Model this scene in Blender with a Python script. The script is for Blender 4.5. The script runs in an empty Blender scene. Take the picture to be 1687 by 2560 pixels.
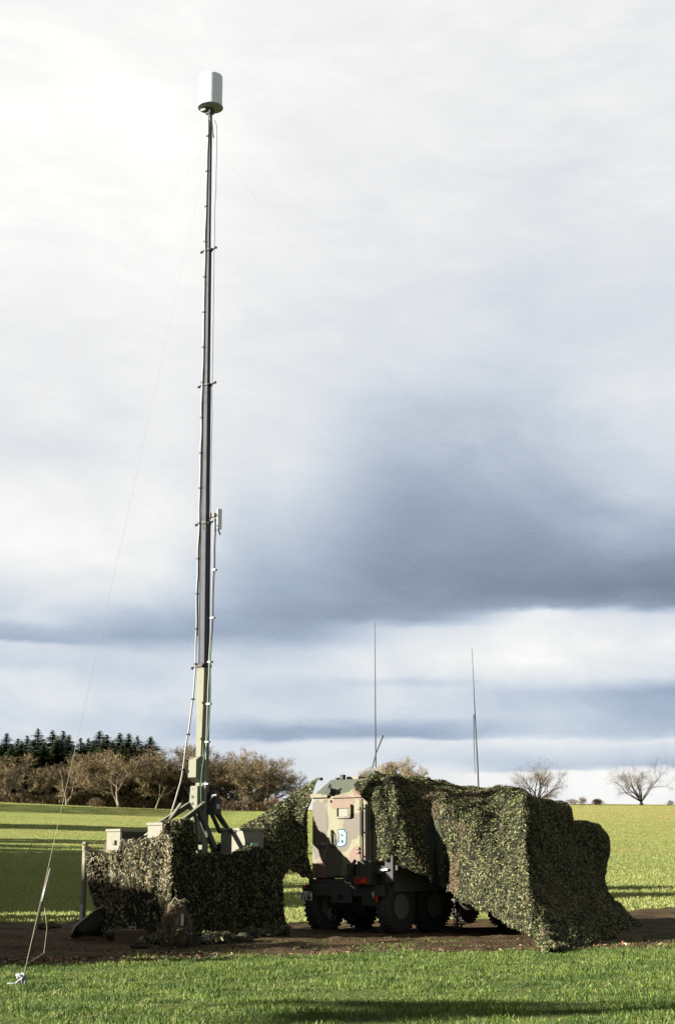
import bpy, math, random
import numpy as np
from mathutils import Vector, Matrix, noise

R = math.radians
rnd = random.Random(7)
SC = bpy.context.scene
COL = SC.collection

# ------------------------------------------------------------------ camera
F, CX, CY = 3800.0, 843.5, 1280.0          # focal length / centre in photo pixels (1687 x 2560)
CAMZ = 1.66
PITCH = math.atan((2155 - 1280) / F)
cp, sp = math.cos(PITCH), math.sin(PITCH)
cam_d = bpy.data.cameras.new("camera")
cam = bpy.data.objects.new("camera", cam_d)
COL.objects.link(cam)
cam.location = (0, 0, CAMZ)
cam.rotation_euler = (R(90) + PITCH, 0, 0)
cam_d.sensor_fit = 'VERTICAL'
cam_d.sensor_height = 36.0
cam_d.lens = F / 2560 * 36.0
cam_d.clip_start = 0.1
cam_d.clip_end = 5000
SC.camera = cam

# ------------------------------------------------------------------ exposure, sun
SC.view_settings.view_transform = 'Standard'
SC.view_settings.look = 'None'
SC.view_settings.gamma = 1.0
SC.view_settings.exposure = 1.9
EXPO = 2 ** 1.9
SUN_EL = R(17)
SUN_H = Vector((-0.965, -0.262))           # horizontal direction towards the sun
SUN_H.normalize()
sun_d = bpy.data.lights.new("sun", 'SUN')
sun_d.energy = 5.0
sun_d.angle = R(0.6)
sun_d.color = (1.0, 0.94, 0.85)
sun = bpy.data.objects.new("sun", sun_d)
COL.objects.link(sun)
sdir = Vector((SUN_H.x * math.cos(SUN_EL), SUN_H.y * math.cos(SUN_EL), math.sin(SUN_EL)))
sun.rotation_euler = sdir.to_track_quat('Z', 'Y').to_euler()
SC.cycles.max_bounces = 6
SC.cycles.transparent_max_bounces = 8

# ------------------------------------------------------------------ node helpers
class E:
    """a shader socket one can do arithmetic with"""
    def __init__(s, nt, sock): s.nt, s.s = nt, sock
    def _m(s, op, *o, clamp=False):
        n = s.nt.nodes.new('ShaderNodeMath'); n.operation = op; n.use_clamp = clamp
        for i, v in enumerate((s,) + o):
            if isinstance(v, E): s.nt.links.new(v.s, n.inputs[i])
            else: n.inputs[i].default_value = v
        return E(s.nt, n.outputs[0])
    def __add__(s, o): return s._m('ADD', o)
    __radd__ = __add__
    def __sub__(s, o): return s._m('SUBTRACT', o)
    def __rsub__(s, o): return (s * -1.0) + o
    def __mul__(s, o): return s._m('MULTIPLY', o)
    __rmul__ = __mul__
    def __truediv__(s, o): return s._m('DIVIDE', o)
    def sqrt(s): return s._m('SQRT')
    def abs(s): return s._m('ABSOLUTE')
    def max(s, o): return s._m('MAXIMUM', o)
    def min(s, o): return s._m('MINIMUM', o)
    def lt(s, o): return s._m('LESS_THAN', o)
    def smooth(s, a, b, c=0.0, d=1.0):
        n = s.nt.nodes.new('ShaderNodeMapRange'); n.interpolation_type = 'SMOOTHSTEP'
        s.nt.links.new(s.s, n.inputs[0])
        for i, v in enumerate((a, b, c, d)): n.inputs[i + 1].default_value = v
        return E(s.nt, n.outputs[0])
    def ramp(s, stops, interp='LINEAR'):
        n = s.nt.nodes.new('ShaderNodeValToRGB'); cr = n.color_ramp; cr.interpolation = interp
        while len(cr.elements) < len(stops): cr.elements.new(0.5)
        for e, (p, c) in zip(cr.elements, stops):
            e.position = p
            e.color = (c, c, c, 1) if not isinstance(c, (tuple, list)) else (*c, 1)
        s.nt.links.new(s.s, n.inputs[0])
        return E(s.nt, n.outputs[0])

def vnode(nt, x, y, z):
    n = nt.nodes.new('ShaderNodeCombineXYZ')
    for i, v in enumerate((x, y, z)):
        if isinstance(v, E): nt.links.new(v.s, n.inputs[i])
        else: n.inputs[i].default_value = v
    return E(nt, n.outputs[0])

def tnoise(nt, vec, scale, detail=3.0, rough=0.5, dist=0.0, out='Fac'):
    n = nt.nodes.new('ShaderNodeTexNoise')
    if vec is not None: nt.links.new(vec.s, n.inputs['Vector'])
    n.inputs['Scale'].default_value = scale
    n.inputs['Detail'].default_value = detail
    n.inputs['Roughness'].default_value = rough
    n.inputs['Distortion'].default_value = dist
    return E(nt, n.outputs[out])

def cmix(nt, f, a, b, mode='MIX'):
    n = nt.nodes.new('ShaderNodeMix'); n.data_type = 'RGBA'; n.blend_type = mode
    for i, v in ((0, f), (6, a), (7, b)):
        if isinstance(v, E): nt.links.new(v.s, n.inputs[i])
        elif i == 0: n.inputs[0].default_value = v
        else: n.inputs[i].default_value = (*v, 1)
    return E(nt, n.outputs[2])

def sep(nt, vec):
    n = nt.nodes.new('ShaderNodeSeparateXYZ'); nt.links.new(vec.s, n.inputs[0])
    return [E(nt, o) for o in n.outputs]

def tc(nt, which):
    n = nt.nodes.new('ShaderNodeTexCoord')
    return E(nt, n.outputs[which])

# ------------------------------------------------------------------ projection helpers (for laying the place out)
def ray(px, py):
    xc, yc = (px - CX) / F, (CY - py) / F
    return Vector((xc, cp - yc * sp, sp + yc * cp))
def P(px, py, Y):
    d = ray(px, py); t = Y / d.y
    return Vector((d.x * t, Y, CAMZ + d.z * t))
def zof(py, Y): return P(CX, py, Y).z
def xof(px, py, Y): return P(px, py, Y).x
def tanel(py):
    d = ray(CX, py); return d.z / d.y

# ------------------------------------------------------------------ world: sky with a low winter overcast
world = bpy.data.worlds.new("World"); SC.world = world; world.use_nodes = True
nt = world.node_tree
for n in list(nt.nodes): nt.nodes.remove(n)
wout = nt.nodes.new('ShaderNodeOutputWorld')
bg = nt.nodes.new('ShaderNodeBackground')
nt.links.new(bg.outputs[0], wout.inputs[0])
bg.inputs['Strength'].default_value = 0.10
sky = nt.nodes.new('ShaderNodeTexSky'); sky.sky_type = 'NISHITA'; sky.sun_disc = False
sky.sun_elevation = SUN_EL; sky.sun_rotation = math.atan2(SUN_H.x, SUN_H.y)
skyc = E(nt, sky.outputs[0])
g = tc(nt, 'Generated')
dx, dy, dz = sep(nt, g)
hor = (dx * dx + dy * dy).sqrt().max(0.001)
v = dz / hor                                   # tangent of elevation
az = dx._m('ARCTAN2', dy)                      # 0 straight ahead, + right
# cloud plane coordinates: streaks get narrower towards the horizon
zc = dz.max(0.0) + 0.09
cvec = vnode(nt, dx / zc, dy / zc, 0.0)
warp = (tnoise(nt, vnode(nt, az * 5.0, v * 9.0, 2.0), 1.0, 5.0, 0.55, 0.8) - 0.5)
warp2 = (tnoise(nt, vnode(nt, az * 13.0, v * 34.0, 3.3), 1.0, 5.0, 0.6, 0.6) - 0.5)
vv = v + warp * 0.11 * v.smooth(0.10, 0.34, 0.04, 1.0) + warp2 * 0.012
VMIN, VMAX = -0.02, 0.62
vn = (vv - VMIN) * (1.0 / (VMAX - VMIN))
def prof(rows):
    st = []
    for py, c in rows:
        st.append(((tanel(py) - VMIN) / (VMAX - VMIN), c))
    st.sort(key=lambda q: q[0])
    return [(min(1, max(0, p)), c) for p, c in st]
# display brightness (sRGB value / 255) down three directions of the sky
cols_sky = [
 (50, [(0,.97),(250,.99),(600,.99),(800,.945),(1000,.93),(1150,.90),(1220,.93),(1390,.955),(1450,.93),(1510,.88),(1565,.86),(1590,.75),(1612,.70),(1622,.86),(1672,.82),(1700,.89),(1760,.88),(1830,.90),(1900,.87),(2060,.9)]),
 (350, [(0,.97),(350,1.0),(650,.97),(900,.94),(1060,.92),(1180,.93),(1300,.955),(1440,.94),(1500,.87),(1550,.73),(1590,.69),(1625,.80),(1642,.85),(1700,.84),(1740,.88),(1800,.84),(1840,.87),(2060,.92)]),
 (700, [(0,.955),(400,.95),(800,.915),(1000,.90),(1130,.90),(1250,.85),(1350,.78),(1450,.70),(1540,.65),(1590,.68),(1622,.80),(1680,.87),(1730,.83),(1790,.85),(1828,.68),(1850,.69),(1862,.89),(1930,.89),(2060,.93)]),
 (1050, [(0,.95),(500,.93),(900,.88),(1000,.83),(1150,.73),(1300,.65),(1450,.60),(1520,.60),(1548,.66),(1568,.88),(1640,.93),(1692,.90),(1710,.82),(1722,.89),(1790,.86),(1815,.70),(1840,.66),(1850,.90),(1900,.86),(1930,.93),(2060,.95)]),
 (1350, [(0,.94),(500,.91),(900,.85),(1100,.81),(1200,.74),(1300,.66),(1400,.60),(1490,.565),(1518,.66),(1538,.93),(1650,.955),(1708,.87),(1740,.76),(1790,.80),(1835,.78),(1850,.88),(1900,.80),(1928,.77),(1936,.95),(2060,.96)]),
 (1650, [(0,.935),(500,.92),(850,.87),(980,.905),(1100,.87),(1250,.83),(1330,.74),(1420,.60),(1480,.53),(1525,.60),(1552,.86),(1620,.945),(1700,.89),(1740,.68),(1800,.70),(1840,.76),(1860,.88),(1900,.79),(1920,.75),(1930,.95),(2060,.96)])]
azw = az + warp * 0.07 + warp2 * 0.02
B = None; pz = None
for px_, rows_ in cols_sky:
    r_ = vn.ramp(prof(rows_)); z_ = (px_ - CX) / 3880.0
    if B is None: B = r_
    else:
        t_ = azw.smooth(pz, z_); B = B * (1.0 - t_) + r_ * t_
    pz = z_
fine = (tnoise(nt, vnode(nt, az * 22.0, v * 50.0, 1.0), 1.0, 7.0, 0.62, 0.6) - 0.5)
midn = (tnoise(nt, vnode(nt, az * 8.0 + v * 3.0, v * 16.0, 7.0), 1.0, 6.0, 0.55, 0.8) - 0.5)
gran = (tnoise(nt, vnode(nt, az * 900.0, v * 900.0, 7.0), 1.0, 1.0, 0.5, 0.0) - 0.5)
low = v.smooth(0.02, 0.3, 1.0, 0.6)
B = B + (fine * 0.085 + midn * 0.13 * v.smooth(0.02, 0.22, 1.7, 1.0)) * low + gran * 0.09 * B.smooth(0.6, 0.95, 1.0, 0.3)
B = B.max(0.25).min(1.02)
lum = B._m('POWER', 2.2)
tint = B.ramp([(0.0, (0.66, 0.80, 1.06)), (0.45, (0.74, 0.89, 1.20)), (0.70, (0.81, 0.95, 1.18)), (0.85, (0.91, 0.985, 1.08)), (0.94, (1.0, 1.0, 0.995)), (1.0, (1.04, 1.03, 1.0))])
front = az.abs().smooth(0.27, 0.60, 1.0, 0.0)   # the bright, broken part of the overcast lies ahead; unseen sky elsewhere dimmed to deepen shade
over = v.smooth(0.68, 1.1, 1.0, 0.0)
front = front * over
# rest of the sky, out of view, kept dim to limit fill light
dull = 0.33 + (tnoise(nt, cvec, 0.8, 4.0) * 0.14)
k = lum * front + dull * (1.0 - front)
n = nt.nodes.new('ShaderNodeVectorMath'); n.operation = 'SCALE'
tint = cmix(nt, v.smooth(0.03, 0.26, 1.0, 0.0) * B.smooth(0.7, 0.93, 1.0, 0.2), tint, cmix(nt, 1.0, tint, (0.95, 1.0, 1.06), 'MULTIPLY'))
nt.links.new(tint.s, n.inputs[0]); nt.links.new((k * (10.0 / EXPO)).s, n.inputs['Scale'])
cl = E(nt, n.outputs[0])
final = cmix(nt, 0.98, skyc, cl)
nt.links.new(final.s, bg.inputs['Color'])

# ------------------------------------------------------------------ materials
def newmat(name):
    m = bpy.data.materials.new(name); m.use_nodes = True
    nt = m.node_tree
    b = nt.nodes['Principled BSDF']
    return m, nt, b

def setc(nt, b, key, val):
    if isinstance(val, E): nt.links.new(val.s, b.inputs[key])
    elif isinstance(val, tuple): b.inputs[key].default_value = (*val, 1)
    else: b.inputs[key].default_value = val

def bump(nt, b, h, strength=0.4, dist=0.02):
    n = nt.nodes.new('ShaderNodeBump'); n.inputs['Strength'].default_value = strength
    n.inputs['Distance'].default_value = dist
    nt.links.new(h.s, n.inputs['Height']); nt.links.new(n.outputs[0], b.inputs['Normal'])

def paint(name, col, rough=0.6, metal=0.0, dirt=(0.10, 0.08, 0.055), amount=0.35, scale=3.0, spec=0.12):
    m, nt, b = newmat(name)
    o = tc(nt, 'Object')
    d = tnoise(nt, o, scale, 6.0, 0.65).smooth(0.48, 0.72, 0.0, amount)
    s = tnoise(nt, o, scale * 14, 3.0, 0.6)
    c = cmix(nt, d, col, dirt)
    c2 = cmix(nt, s * 0.35, c, tuple(x * 0.55 for x in col))
    setc(nt, b, 'Base Color', c2)
    setc(nt, b, 'Roughness', s * 0.25 + (rough - 0.12))
    b.inputs['Metallic'].default_value = metal
    b.inputs['Specular IOR Level'].default_value = spec
    bump(nt, b, s, 0.15, 0.004)
    return m

def islands(name, stops, rough=0.8, spec=0.2, trans=0.0, extra_noise=None):
    """colour differs from leaf to leaf"""
    m, nt, b = newmat(name)
    gm = nt.nodes.new('ShaderNodeNewGeometry')
    rr = E(nt, gm.outputs['Random Per Island'])
    c = rr.ramp(stops)
    if extra_noise:
        sc, colr, a0, a1 = extra_noise
        f = tnoise(nt, tc(nt, 'Object'), sc, 2.0).smooth(a0, a1)
        c = cmix(nt, f, c, cmix(nt, 0.72, c, colr))
    setc(nt, b, 'Base Color', c)
    b.inputs['Roughness'].default_value = rough
    b.inputs['Specular IOR Level'].default_value = spec
    if trans > 0:
        t = nt.nodes.new('ShaderNodeBsdfTranslucent'); nt.links.new(c.s, t.inputs[0])
        mx = nt.nodes.new('ShaderNodeMixShader'); mx.inputs[0].default_value = trans
        nt.links.new(b.outputs[0], mx.inputs[1]); nt.links.new(t.outputs[0], mx.inputs[2])
        nt.links.new(mx.outputs[0], nt.nodes['Material Output'].inputs[0])
    return m

M = {}
M['olive'] = paint('olive_paint', (0.185, 0.185, 0.135), 0.7)
M['olive_dark'] = paint('dark_olive_paint', (0.040, 0.047, 0.033), 0.55, dirt=(.05,.045,.035))
M['khaki'] = paint('khaki_paint', (0.21, 0.205, 0.16), 0.7)
M['grey_metal'] = paint('grey_anodised_metal', (0.085, 0.089, 0.102), 0.75, 0.0, dirt=(.02,.02,.018), spec=.08)
M['black'] = paint('black_rubber', (0.012, 0.012, 0.012), 0.7, amount=0.1)
M['steel'] = paint('worn_steel', (0.30, 0.29, 0.27), 0.45, 0.3)
M['chassis'] = paint('chassis_black', (0.05, 0.051, 0.047), 0.6, amount=0.5, dirt=(.075,.062,.048))
M['tyre'] = paint('muddy_tyre', (0.06, 0.058, 0.053), 0.85, amount=0.6, dirt=(0.11, 0.088, 0.06))
M['white'] = paint('white_plastic', (0.76, 0.77, 0.86), 0.45, amount=0.05, scale=1.5, spec=.3)
M['cable_white'] = paint('pale_cable', (0.30, 0.29, 0.27), 0.5, amount=0.2)
M['cable_green'] = paint('green_cable', (0.06, 0.15, 0.095), 0.5, amount=0.1)
M['cable_black'] = paint('black_cable', (0.03, 0.03, 0.03), 0.5, amount=0.1)
M['rope'] = paint('rope_fibre', (0.30, 0.27, 0.19), 0.8, amount=0.2)
M['rope_white'] = paint('white_rope_fibre', (0.30, 0.31, 0.33), 0.8, amount=0.1)
M['canvas'] = paint('olive_canvas', (0.04, 0.038, 0.027), 0.9, dirt=(0.06, 0.045, 0.03), amount=0.6)
M['canvas_brown'] = paint('brown_canvas', (0.09, 0.062, 0.045), 0.9, dirt=(0.03, 0.025, 0.02), amount=0.6)
M['red'] = paint('red_reflector', (0.62, 0.035, 0.02), 0.3, amount=0.15)
M['plate_white'] = paint('plate_white', (.85, .85, .84), .5, amount=.05)
M['teal'] = paint('teal_outline', (0.008, 0.07, 0.085), 0.5, amount=0.1)
M['white_mark'] = paint('white_marking', (0.36, 0.38, 0.39), 0.5, amount=0.05)
M['plate_ink'] = paint('black_lettering', (0.015, 0.015, 0.015), 0.5, amount=0.05)
M['grey_base'] = paint('grey_green_metal', (0.40, 0.42, 0.54), 0.6, 0.0)
M['glassgreen'] = paint('pale_green_glass', (0.25, 0.55, 0.42), 0.25, amount=0.2)
M['house_wall'] = paint('white_render', (0.75, 0.75, 0.72), 0.8)
M['house_roof'] = paint('blue_grey_tiles', (0.10, 0.14, 0.22), 0.7)
M['bark'] = paint('grey_brown_bark', (0.04, 0.033, 0.026), 0.9, amount=0.5, dirt=(0.04, 0.04, 0.03), scale=0.8)
M['bark_pale'] = paint('pale_bark', (0.20, 0.17, 0.125), 0.9, amount=0.4, dirt=(0.12, 0.12, 0.08), scale=0.8)
M['twigs'] = islands('bare_twigs', [(0, (0.04, 0.033, 0.019)), (0.35, (0.09, 0.07, 0.038)), (0.7, (0.155, 0.115, 0.06)), (1, (0.23, 0.17, 0.10))], 0.9)
M['twigs_red'] = islands('reddish_twigs', [(0, (0.05, 0.036, 0.024)), (0.5, (0.12, 0.08, 0.048)), (1, (0.19, 0.13, 0.08))], 0.9)
M['twigs_tan'] = islands('tan_twigs', [(0, (0.10, 0.074, 0.040)), (0.5, (0.20, 0.148, 0.076)), (1, (0.30, 0.225, 0.125))], 0.9)
M['twigs_warm'] = islands('orange_brown_twigs', [(0, (0.045, 0.035, 0.02)), (0.4, (0.12, 0.09, 0.046)), (0.75, (0.20, 0.15, 0.075)), (1, (0.28, 0.215, 0.12))], 0.9)
M['twigs_grey'] = islands('grey_brown_twigs', [(0, (0.025, 0.02, 0.015)), (0.5, (0.07, 0.055, 0.036)), (1, (0.15, 0.12, 0.08))], 0.9)
M['needles'] = islands('conifer_needles', [(0, (0.018, 0.032, 0.013)), (0.5, (0.042, 0.064, 0.024)), (1, (0.09, 0.115, 0.042))], 0.8)

# three-tone camouflage of the shelter; blobs given in the shelter's own coordinates (x across, z up)
def camo_mat(name, blobs, basecol):
    m, nt, b = newmat(name)
    o = tc(nt, 'Object')
    x, y, z = sep(nt, o)
    w1 = (tnoise(nt, o, 1.9, 3.0, 0.5) - 0.5) * 0.8
    w2 = (tnoise(nt, vnode(nt, z, x, y), 4.1, 3.0, 0.5) - 0.5) * 0.4
    c = None
    for (cx_, cz, rx, rz, colr) in blobs:
        d = (((x - cx_) * (1 / rx)) * ((x - cx_) * (1 / rx)) + ((z - cz) * (1 / rz)) * ((z - cz) * (1 / rz))).sqrt() + w1 + w2
        f = d.smooth(0.985, 1.015, 1.0, 0.0)
        c = cmix(nt, f, c if c is not None else basecol, colr)
    s = tnoise(nt, o, 40, 3.0, 0.6)
    dirt = tnoise(nt, o, 2.2, 6.0, 0.7).smooth(0.42, 0.72, 0.0, 0.55)
    streak = tnoise(nt, vnode(nt, x * 14.0, y * 14.0, z * 0.9), 1.0, 4.0, 0.6).smooth(0.5, 0.75, 0.0, 0.5)
    c = cmix(nt, dirt, c, (0.10, 0.085, 0.06))
    c = cmix(nt, streak, c, (0.075, 0.065, 0.048))
    c = cmix(nt, s * 0.5, c, (0.06, 0.055, 0.04))
    setc(nt, b, 'Base Color', c)
    b.inputs['Roughness'].default_value = 0.7
    bump(nt, b, s, 0.2, 0.004)
    return m
K_OLIVE = (0.175, 0.165, 0.085); K_BROWN = (0.086, 0.072, 0.048); K_TERRA = (0.16, 0.092, 0.056); K_GREEN = (0.036, 0.050, 0.030)
M['camo'] = camo_mat('camouflage_paint', [
    (-1.0, 2.5, 0.33, 0.68, K_BROWN), (-.50, 1.72, 0.27, 0.50, K_BROWN), (-.20, 2.15, .22, .26, K_BROWN), (.05, 2.5, .26, .30, K_BROWN), (.4, 2.6, .32, .26, K_BROWN),
    (-.22, 3.08, 0.36, 0.20, K_TERRA), (.20, 1.78, 0.24, 0.25, K_TERRA), (.35, 3.5, 0.42, 0.34, K_TERRA), (-.88, 1.42, 0.22, 0.32, K_TERRA), (1.3, 2.0, .5, .5, K_TERRA),
    (-.70, 3.56, 0.80, 0.27, K_GREEN), (1.3, 3.0, .6, .5, K_GREEN)], K_OLIVE)

# net
M['net_base'] = paint('net_backing', (0.016, 0.018, 0.011), 0.9, dirt=(0.028, 0.022, 0.015), amount=0.6, scale=2.0)
M['net_plain'] = paint('plain_shade_cloth', (0.04, 0.052, 0.036), 0.9, amount=0.5, dirt=(0.05, 0.048, 0.036))
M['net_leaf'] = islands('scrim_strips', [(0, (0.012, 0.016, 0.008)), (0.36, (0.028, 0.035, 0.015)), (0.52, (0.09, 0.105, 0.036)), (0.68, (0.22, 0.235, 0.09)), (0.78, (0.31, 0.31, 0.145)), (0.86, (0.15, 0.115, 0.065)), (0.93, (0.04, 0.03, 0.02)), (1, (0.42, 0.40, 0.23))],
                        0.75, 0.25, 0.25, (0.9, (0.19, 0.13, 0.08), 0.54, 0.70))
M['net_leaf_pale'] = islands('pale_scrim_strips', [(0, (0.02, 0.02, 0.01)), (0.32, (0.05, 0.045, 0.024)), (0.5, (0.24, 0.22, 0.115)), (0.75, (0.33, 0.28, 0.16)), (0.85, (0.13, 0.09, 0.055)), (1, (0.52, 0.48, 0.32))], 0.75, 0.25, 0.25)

# ------------------------------------------------------------------ mesh builder
class MB:
    def __init__(s): s.v, s.f, s.m = [], [], []
    def add(s, vs, fs, mi=0):
        o = len(s.v); s.v += [tuple(p) for p in vs]
        s.f += [tuple(i + o for i in f) for f in fs]; s.m += [mi] * len(fs); return s
    def box(s, a, b, mi=0, M=None):
        (x0, y0, z0), (x1, y1, z1) = a, b
        vs = [Vector(p) for p in ((x0,y0,z0),(x1,y0,z0),(x1,y1,z0),(x0,y1,z0),(x0,y0,z1),(x1,y0,z1),(x1,y1,z1),(x0,y1,z1))]
        if M is not None: vs = [M @ p for p in vs]
        return s.add(vs, [(0,3,2,1),(4,5,6,7),(0,1,5,4),(1,2,6,5),(2,3,7,6),(3,0,4,7)], mi)
    def beam(s, p0, p1, w, h, up=Vector((0,0,1)), mi=0, w1=None, h1=None):
        p0, p1 = Vector(p0), Vector(p1); d = (p1 - p0).normalized()
        a = d.cross(up)
        if a.length < 1e-4: a = d.cross(Vector((0,1,0)))
        a.normalize(); b = a.cross(d).normalized()
        w1 = w if w1 is None else w1; h1 = h if h1 is None else h1
        vs = [p0 - a*w/2 - b*h/2, p0 + a*w/2 - b*h/2, p0 + a*w/2 + b*h/2, p0 - a*w/2 + b*h/2,
              p1 - a*w1/2 - b*h1/2, p1 + a*w1/2 - b*h1/2, p1 + a*w1/2 + b*h1/2, p1 - a*w1/2 + b*h1/2]
        return s.add(vs, [(0,1,2,3),(7,6,5,4),(4,5,1,0),(5,6,2,1),(6,7,3,2),(7,4,0,3)], mi)
    def prism(s, poly, a, b, axis='y', mi=0):
        """poly: 2D outline; extruded along axis from a to b"""
        n = len(poly)
        def mk(p, t): return (p[0], t, p[1]) if axis == 'y' else ((t, p[0], p[1]) if axis == 'x' else (p[0], p[1], t))
        vs = [mk(p, a) for p in poly] + [mk(p, b) for p in poly]
        fs = [tuple(range(n))[::-1], tuple(range(n, 2*n))] + [(i, (i+1) % n, n + (i+1) % n, n + i) for i in range(n)]
        return s.add(vs, fs, mi)
    def tube(s, pts, r, n=6, mi=0, cap=True):
        pts = [Vector(p) for p in pts]
        if not isinstance(r, (list, tuple)): r = [r] * len(pts)
        o = len(s.v); a = None
        for i, p in enumerate(pts):
            d = (pts[min(i+1, len(pts)-1)] - pts[max(i-1, 0)]).normalized()
            if a is None:
                a = d.cross(Vector((0,0,1)))
                if a.length < 1e-3: a = d.cross(Vector((0,1,0)))
            a = (a - d * a.dot(d)); a.normalize(); b = d.cross(a)
            for k in range(n):
                t = 2 * math.pi * k / n
                s.v.append(tuple(p + a * (math.cos(t) * r[i]) + b * (math.sin(t) * r[i])))
        for i in range(len(pts) - 1):
            for k in range(n):
                s.f.append((o+i*n+k, o+i*n+(k+1)%n, o+(i+1)*n+(k+1)%n, o+(i+1)*n+k)); s.m.append(mi)
        if cap:
            s.f.append(tuple(o + k for k in range(n))[::-1]); s.m.append(mi)
            q = o + (len(pts)-1)*n
            s.f.append(tuple(q + k for k in range(n))); s.m.append(mi)
        return s
    def lathe(s, prof, n=24, mi=0, M=None, cap=True):
        """prof: list of (radius, z)"""
        o = len(s.v)
        for r_, z in prof:
            for k in range(n):
                t = 2*math.pi*k/n; p = Vector((math.cos(t)*r_, math.sin(t)*r_, z))
                s.v.append(tuple(M @ p if M is not None else p))
        for i in range(len(prof)-1):
            for k in range(n):
                s.f.append((o+i*n+k, o+i*n+(k+1)%n, o+(i+1)*n+(k+1)%n, o+(i+1)*n+k)); s.m.append(mi)
        if cap:
            s.f.append(tuple(o + k for k in range(n))[::-1]); s.m.append(mi)
            q = o + (len(prof)-1)*n
            s.f.append(tuple(q + k for k in range(n))); s.m.append(mi)
        return s
    def build(s, name, mats, parent=None, smooth=False, bevel=0.0, recenter=False):
        me = bpy.data.meshes.new(name)
        vs = s.v; loc = Vector((0,0,0))
        if recenter:
            arr = np.array(vs); loc = Vector((arr[:,0].mean(), arr[:,1].mean(), arr[:,2].min()))
            vs = [tuple(r_) for r_ in (arr - np.array(loc))]
        me.from_pydata(vs, [], s.f)
        if not isinstance(mats, (list, tuple)): mats = [mats]
        for m in mats: me.materials.append(m)
        if len(mats) > 1: me.polygons.foreach_set('material_index', s.m)
        if smooth: me.polygons.foreach_set('use_smooth', [True]*len(me.polygons))
        me.update()
        o = bpy.data.objects.new(name, me); COL.objects.link(o); o.location = loc
        if parent: o.parent = parent
        if bevel > 0:
            bv = o.modifiers.new('bevel', 'BEVEL'); bv.width = bevel; bv.segments = 2; bv.limit_method = 'ANGLE'
        return o

def tag(o, label=None, cat=None, group=None, kind=None):
    if label: o['label'] = label
    if cat: o['category'] = cat
    if group: o['group'] = group
    if kind: o['kind'] = kind
    return o
def empty(name, loc, rz=0.0):
    o = bpy.data.objects.new(name, None); COL.objects.link(o)
    o.location = loc; o.rotation_euler = (0, 0, rz); o.empty_display_size = 0.3
    return o
def fast_mesh(name, V, nper, faces_per, mat):
    """V: (N, nper, 3) ; faces_per: list of index tuples of equal length"""
    N = V.shape[0]; L = len(faces_per[0])
    me = bpy.data.meshes.new(name)
    me.vertices.add(N * nper); me.vertices.foreach_set('co', V.reshape(-1).astype(np.float32))
    fp = np.array(faces_per); nf = len(faces_per)
    idx = (np.arange(N)[:, None, None] * nper + fp[None]).reshape(-1)
    me.loops.add(len(idx)); me.loops.foreach_set('vertex_index', idx.astype(np.int32))
    me.polygons.add(N * nf)
    me.polygons.foreach_set('loop_start', (np.arange(N * nf) * L).astype(np.int32))
    me.update(calc_edges=True); me.validate()
    me.materials.append(mat)
    return me
def link(name, me, parent=None):
    o = bpy.data.objects.new(name, me); COL.objects.link(o)
    if parent: o.parent = parent
    return o

# ------------------------------------------------------------------ ground
TOPPY = [(-400, 2000), (0, 2005), (300, 2018), (420, 2023), (650, 2026), (900, 2022), (1200, 2012), (1400, 2009), (1687, 2011), (2100, 2013)]
def toppy(px): return float(np.interp(px, [a for a, b in TOPPY], [b for a, b in TOPPY]))
YC = 380.0
ZC = {px: zof(py, YC) for px, py in TOPPY}
_zx = [a for a, b in TOPPY]; _zz = [ZC[a] for a in _zx]
def terrain(X, Y, fine=True):
    X = np.asarray(X, float); Y = np.asarray(Y, float)
    px = CX + 3870 * X / np.maximum(Y, 30)
    S = np.interp(px, _zx, _zz)
    t = np.clip((Y - 50) / (YC - 50), 0, 1)
    z = S * t ** 1.22
    z = z + np.where(Y > YC, -0.004 * (Y - YC), 0)
    z = z + 0.03 * np.sin(X * 0.31 + 1.2) * np.cos(Y * 0.23) * np.clip((Y-10)/30, 0, 1)
    return z
def G(px, py):
    """where the ray through a photo pixel meets the flat near ground"""
    d = ray(px, py); t = -CAMZ / d.z
    return Vector((d.x * t, d.y * t, 0.0))

def front_edge(X): return np.interp(X, [-30, -6, 0, 7.5, 30], [24.0, 26.0, 28.9, 31.6, 36.0])
def back_edge(X): return np.interp(X, [-30, -9, 0, 8, 12, 40], [41.0, 43.0, 44.5, 51.0, 56.0, 66.0])
def fbm(x, y, s, o=3, seed=0.0):
    return noise.fractal(Vector((x * s + seed, y * s, seed * 1.7)), 1.0, 2.0, o)

def grid_mesh(name, xs, ys, zf, mat):
    xs = np.array(xs); ys = np.array(ys)
    nx, ny = len(xs), len(ys)
    Xg, Yg = np.meshgrid(xs, ys)
    Zg = zf(Xg, Yg)
    V = np.stack([Xg, Yg, Zg], -1).reshape(-1, 3)
    ii = np.arange((ny - 1) * (nx - 1)); r0 = ii // (nx - 1); c0 = ii % (nx - 1)
    a = r0 * nx + c0
    F4 = np.stack([a, a + 1, a + nx + 1, a + nx], -1)
    me = bpy.data.meshes.new(name)
    me.vertices.add(len(V)); me.vertices.foreach_set('co', V.reshape(-1).astype(np.float32))
    me.loops.add(F4.size); me.loops.foreach_set('vertex_index', F4.reshape(-1).astype(np.int32))
    me.polygons.add(len(F4)); me.polygons.foreach_set('loop_start', (np.arange(len(F4)) * 4).astype(np.int32))
    me.update(calc_edges=True)
    me.polygons.foreach_set('use_smooth', [True] * len(F4))
    me.materials.append(mat)
    return link(name, me)

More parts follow.
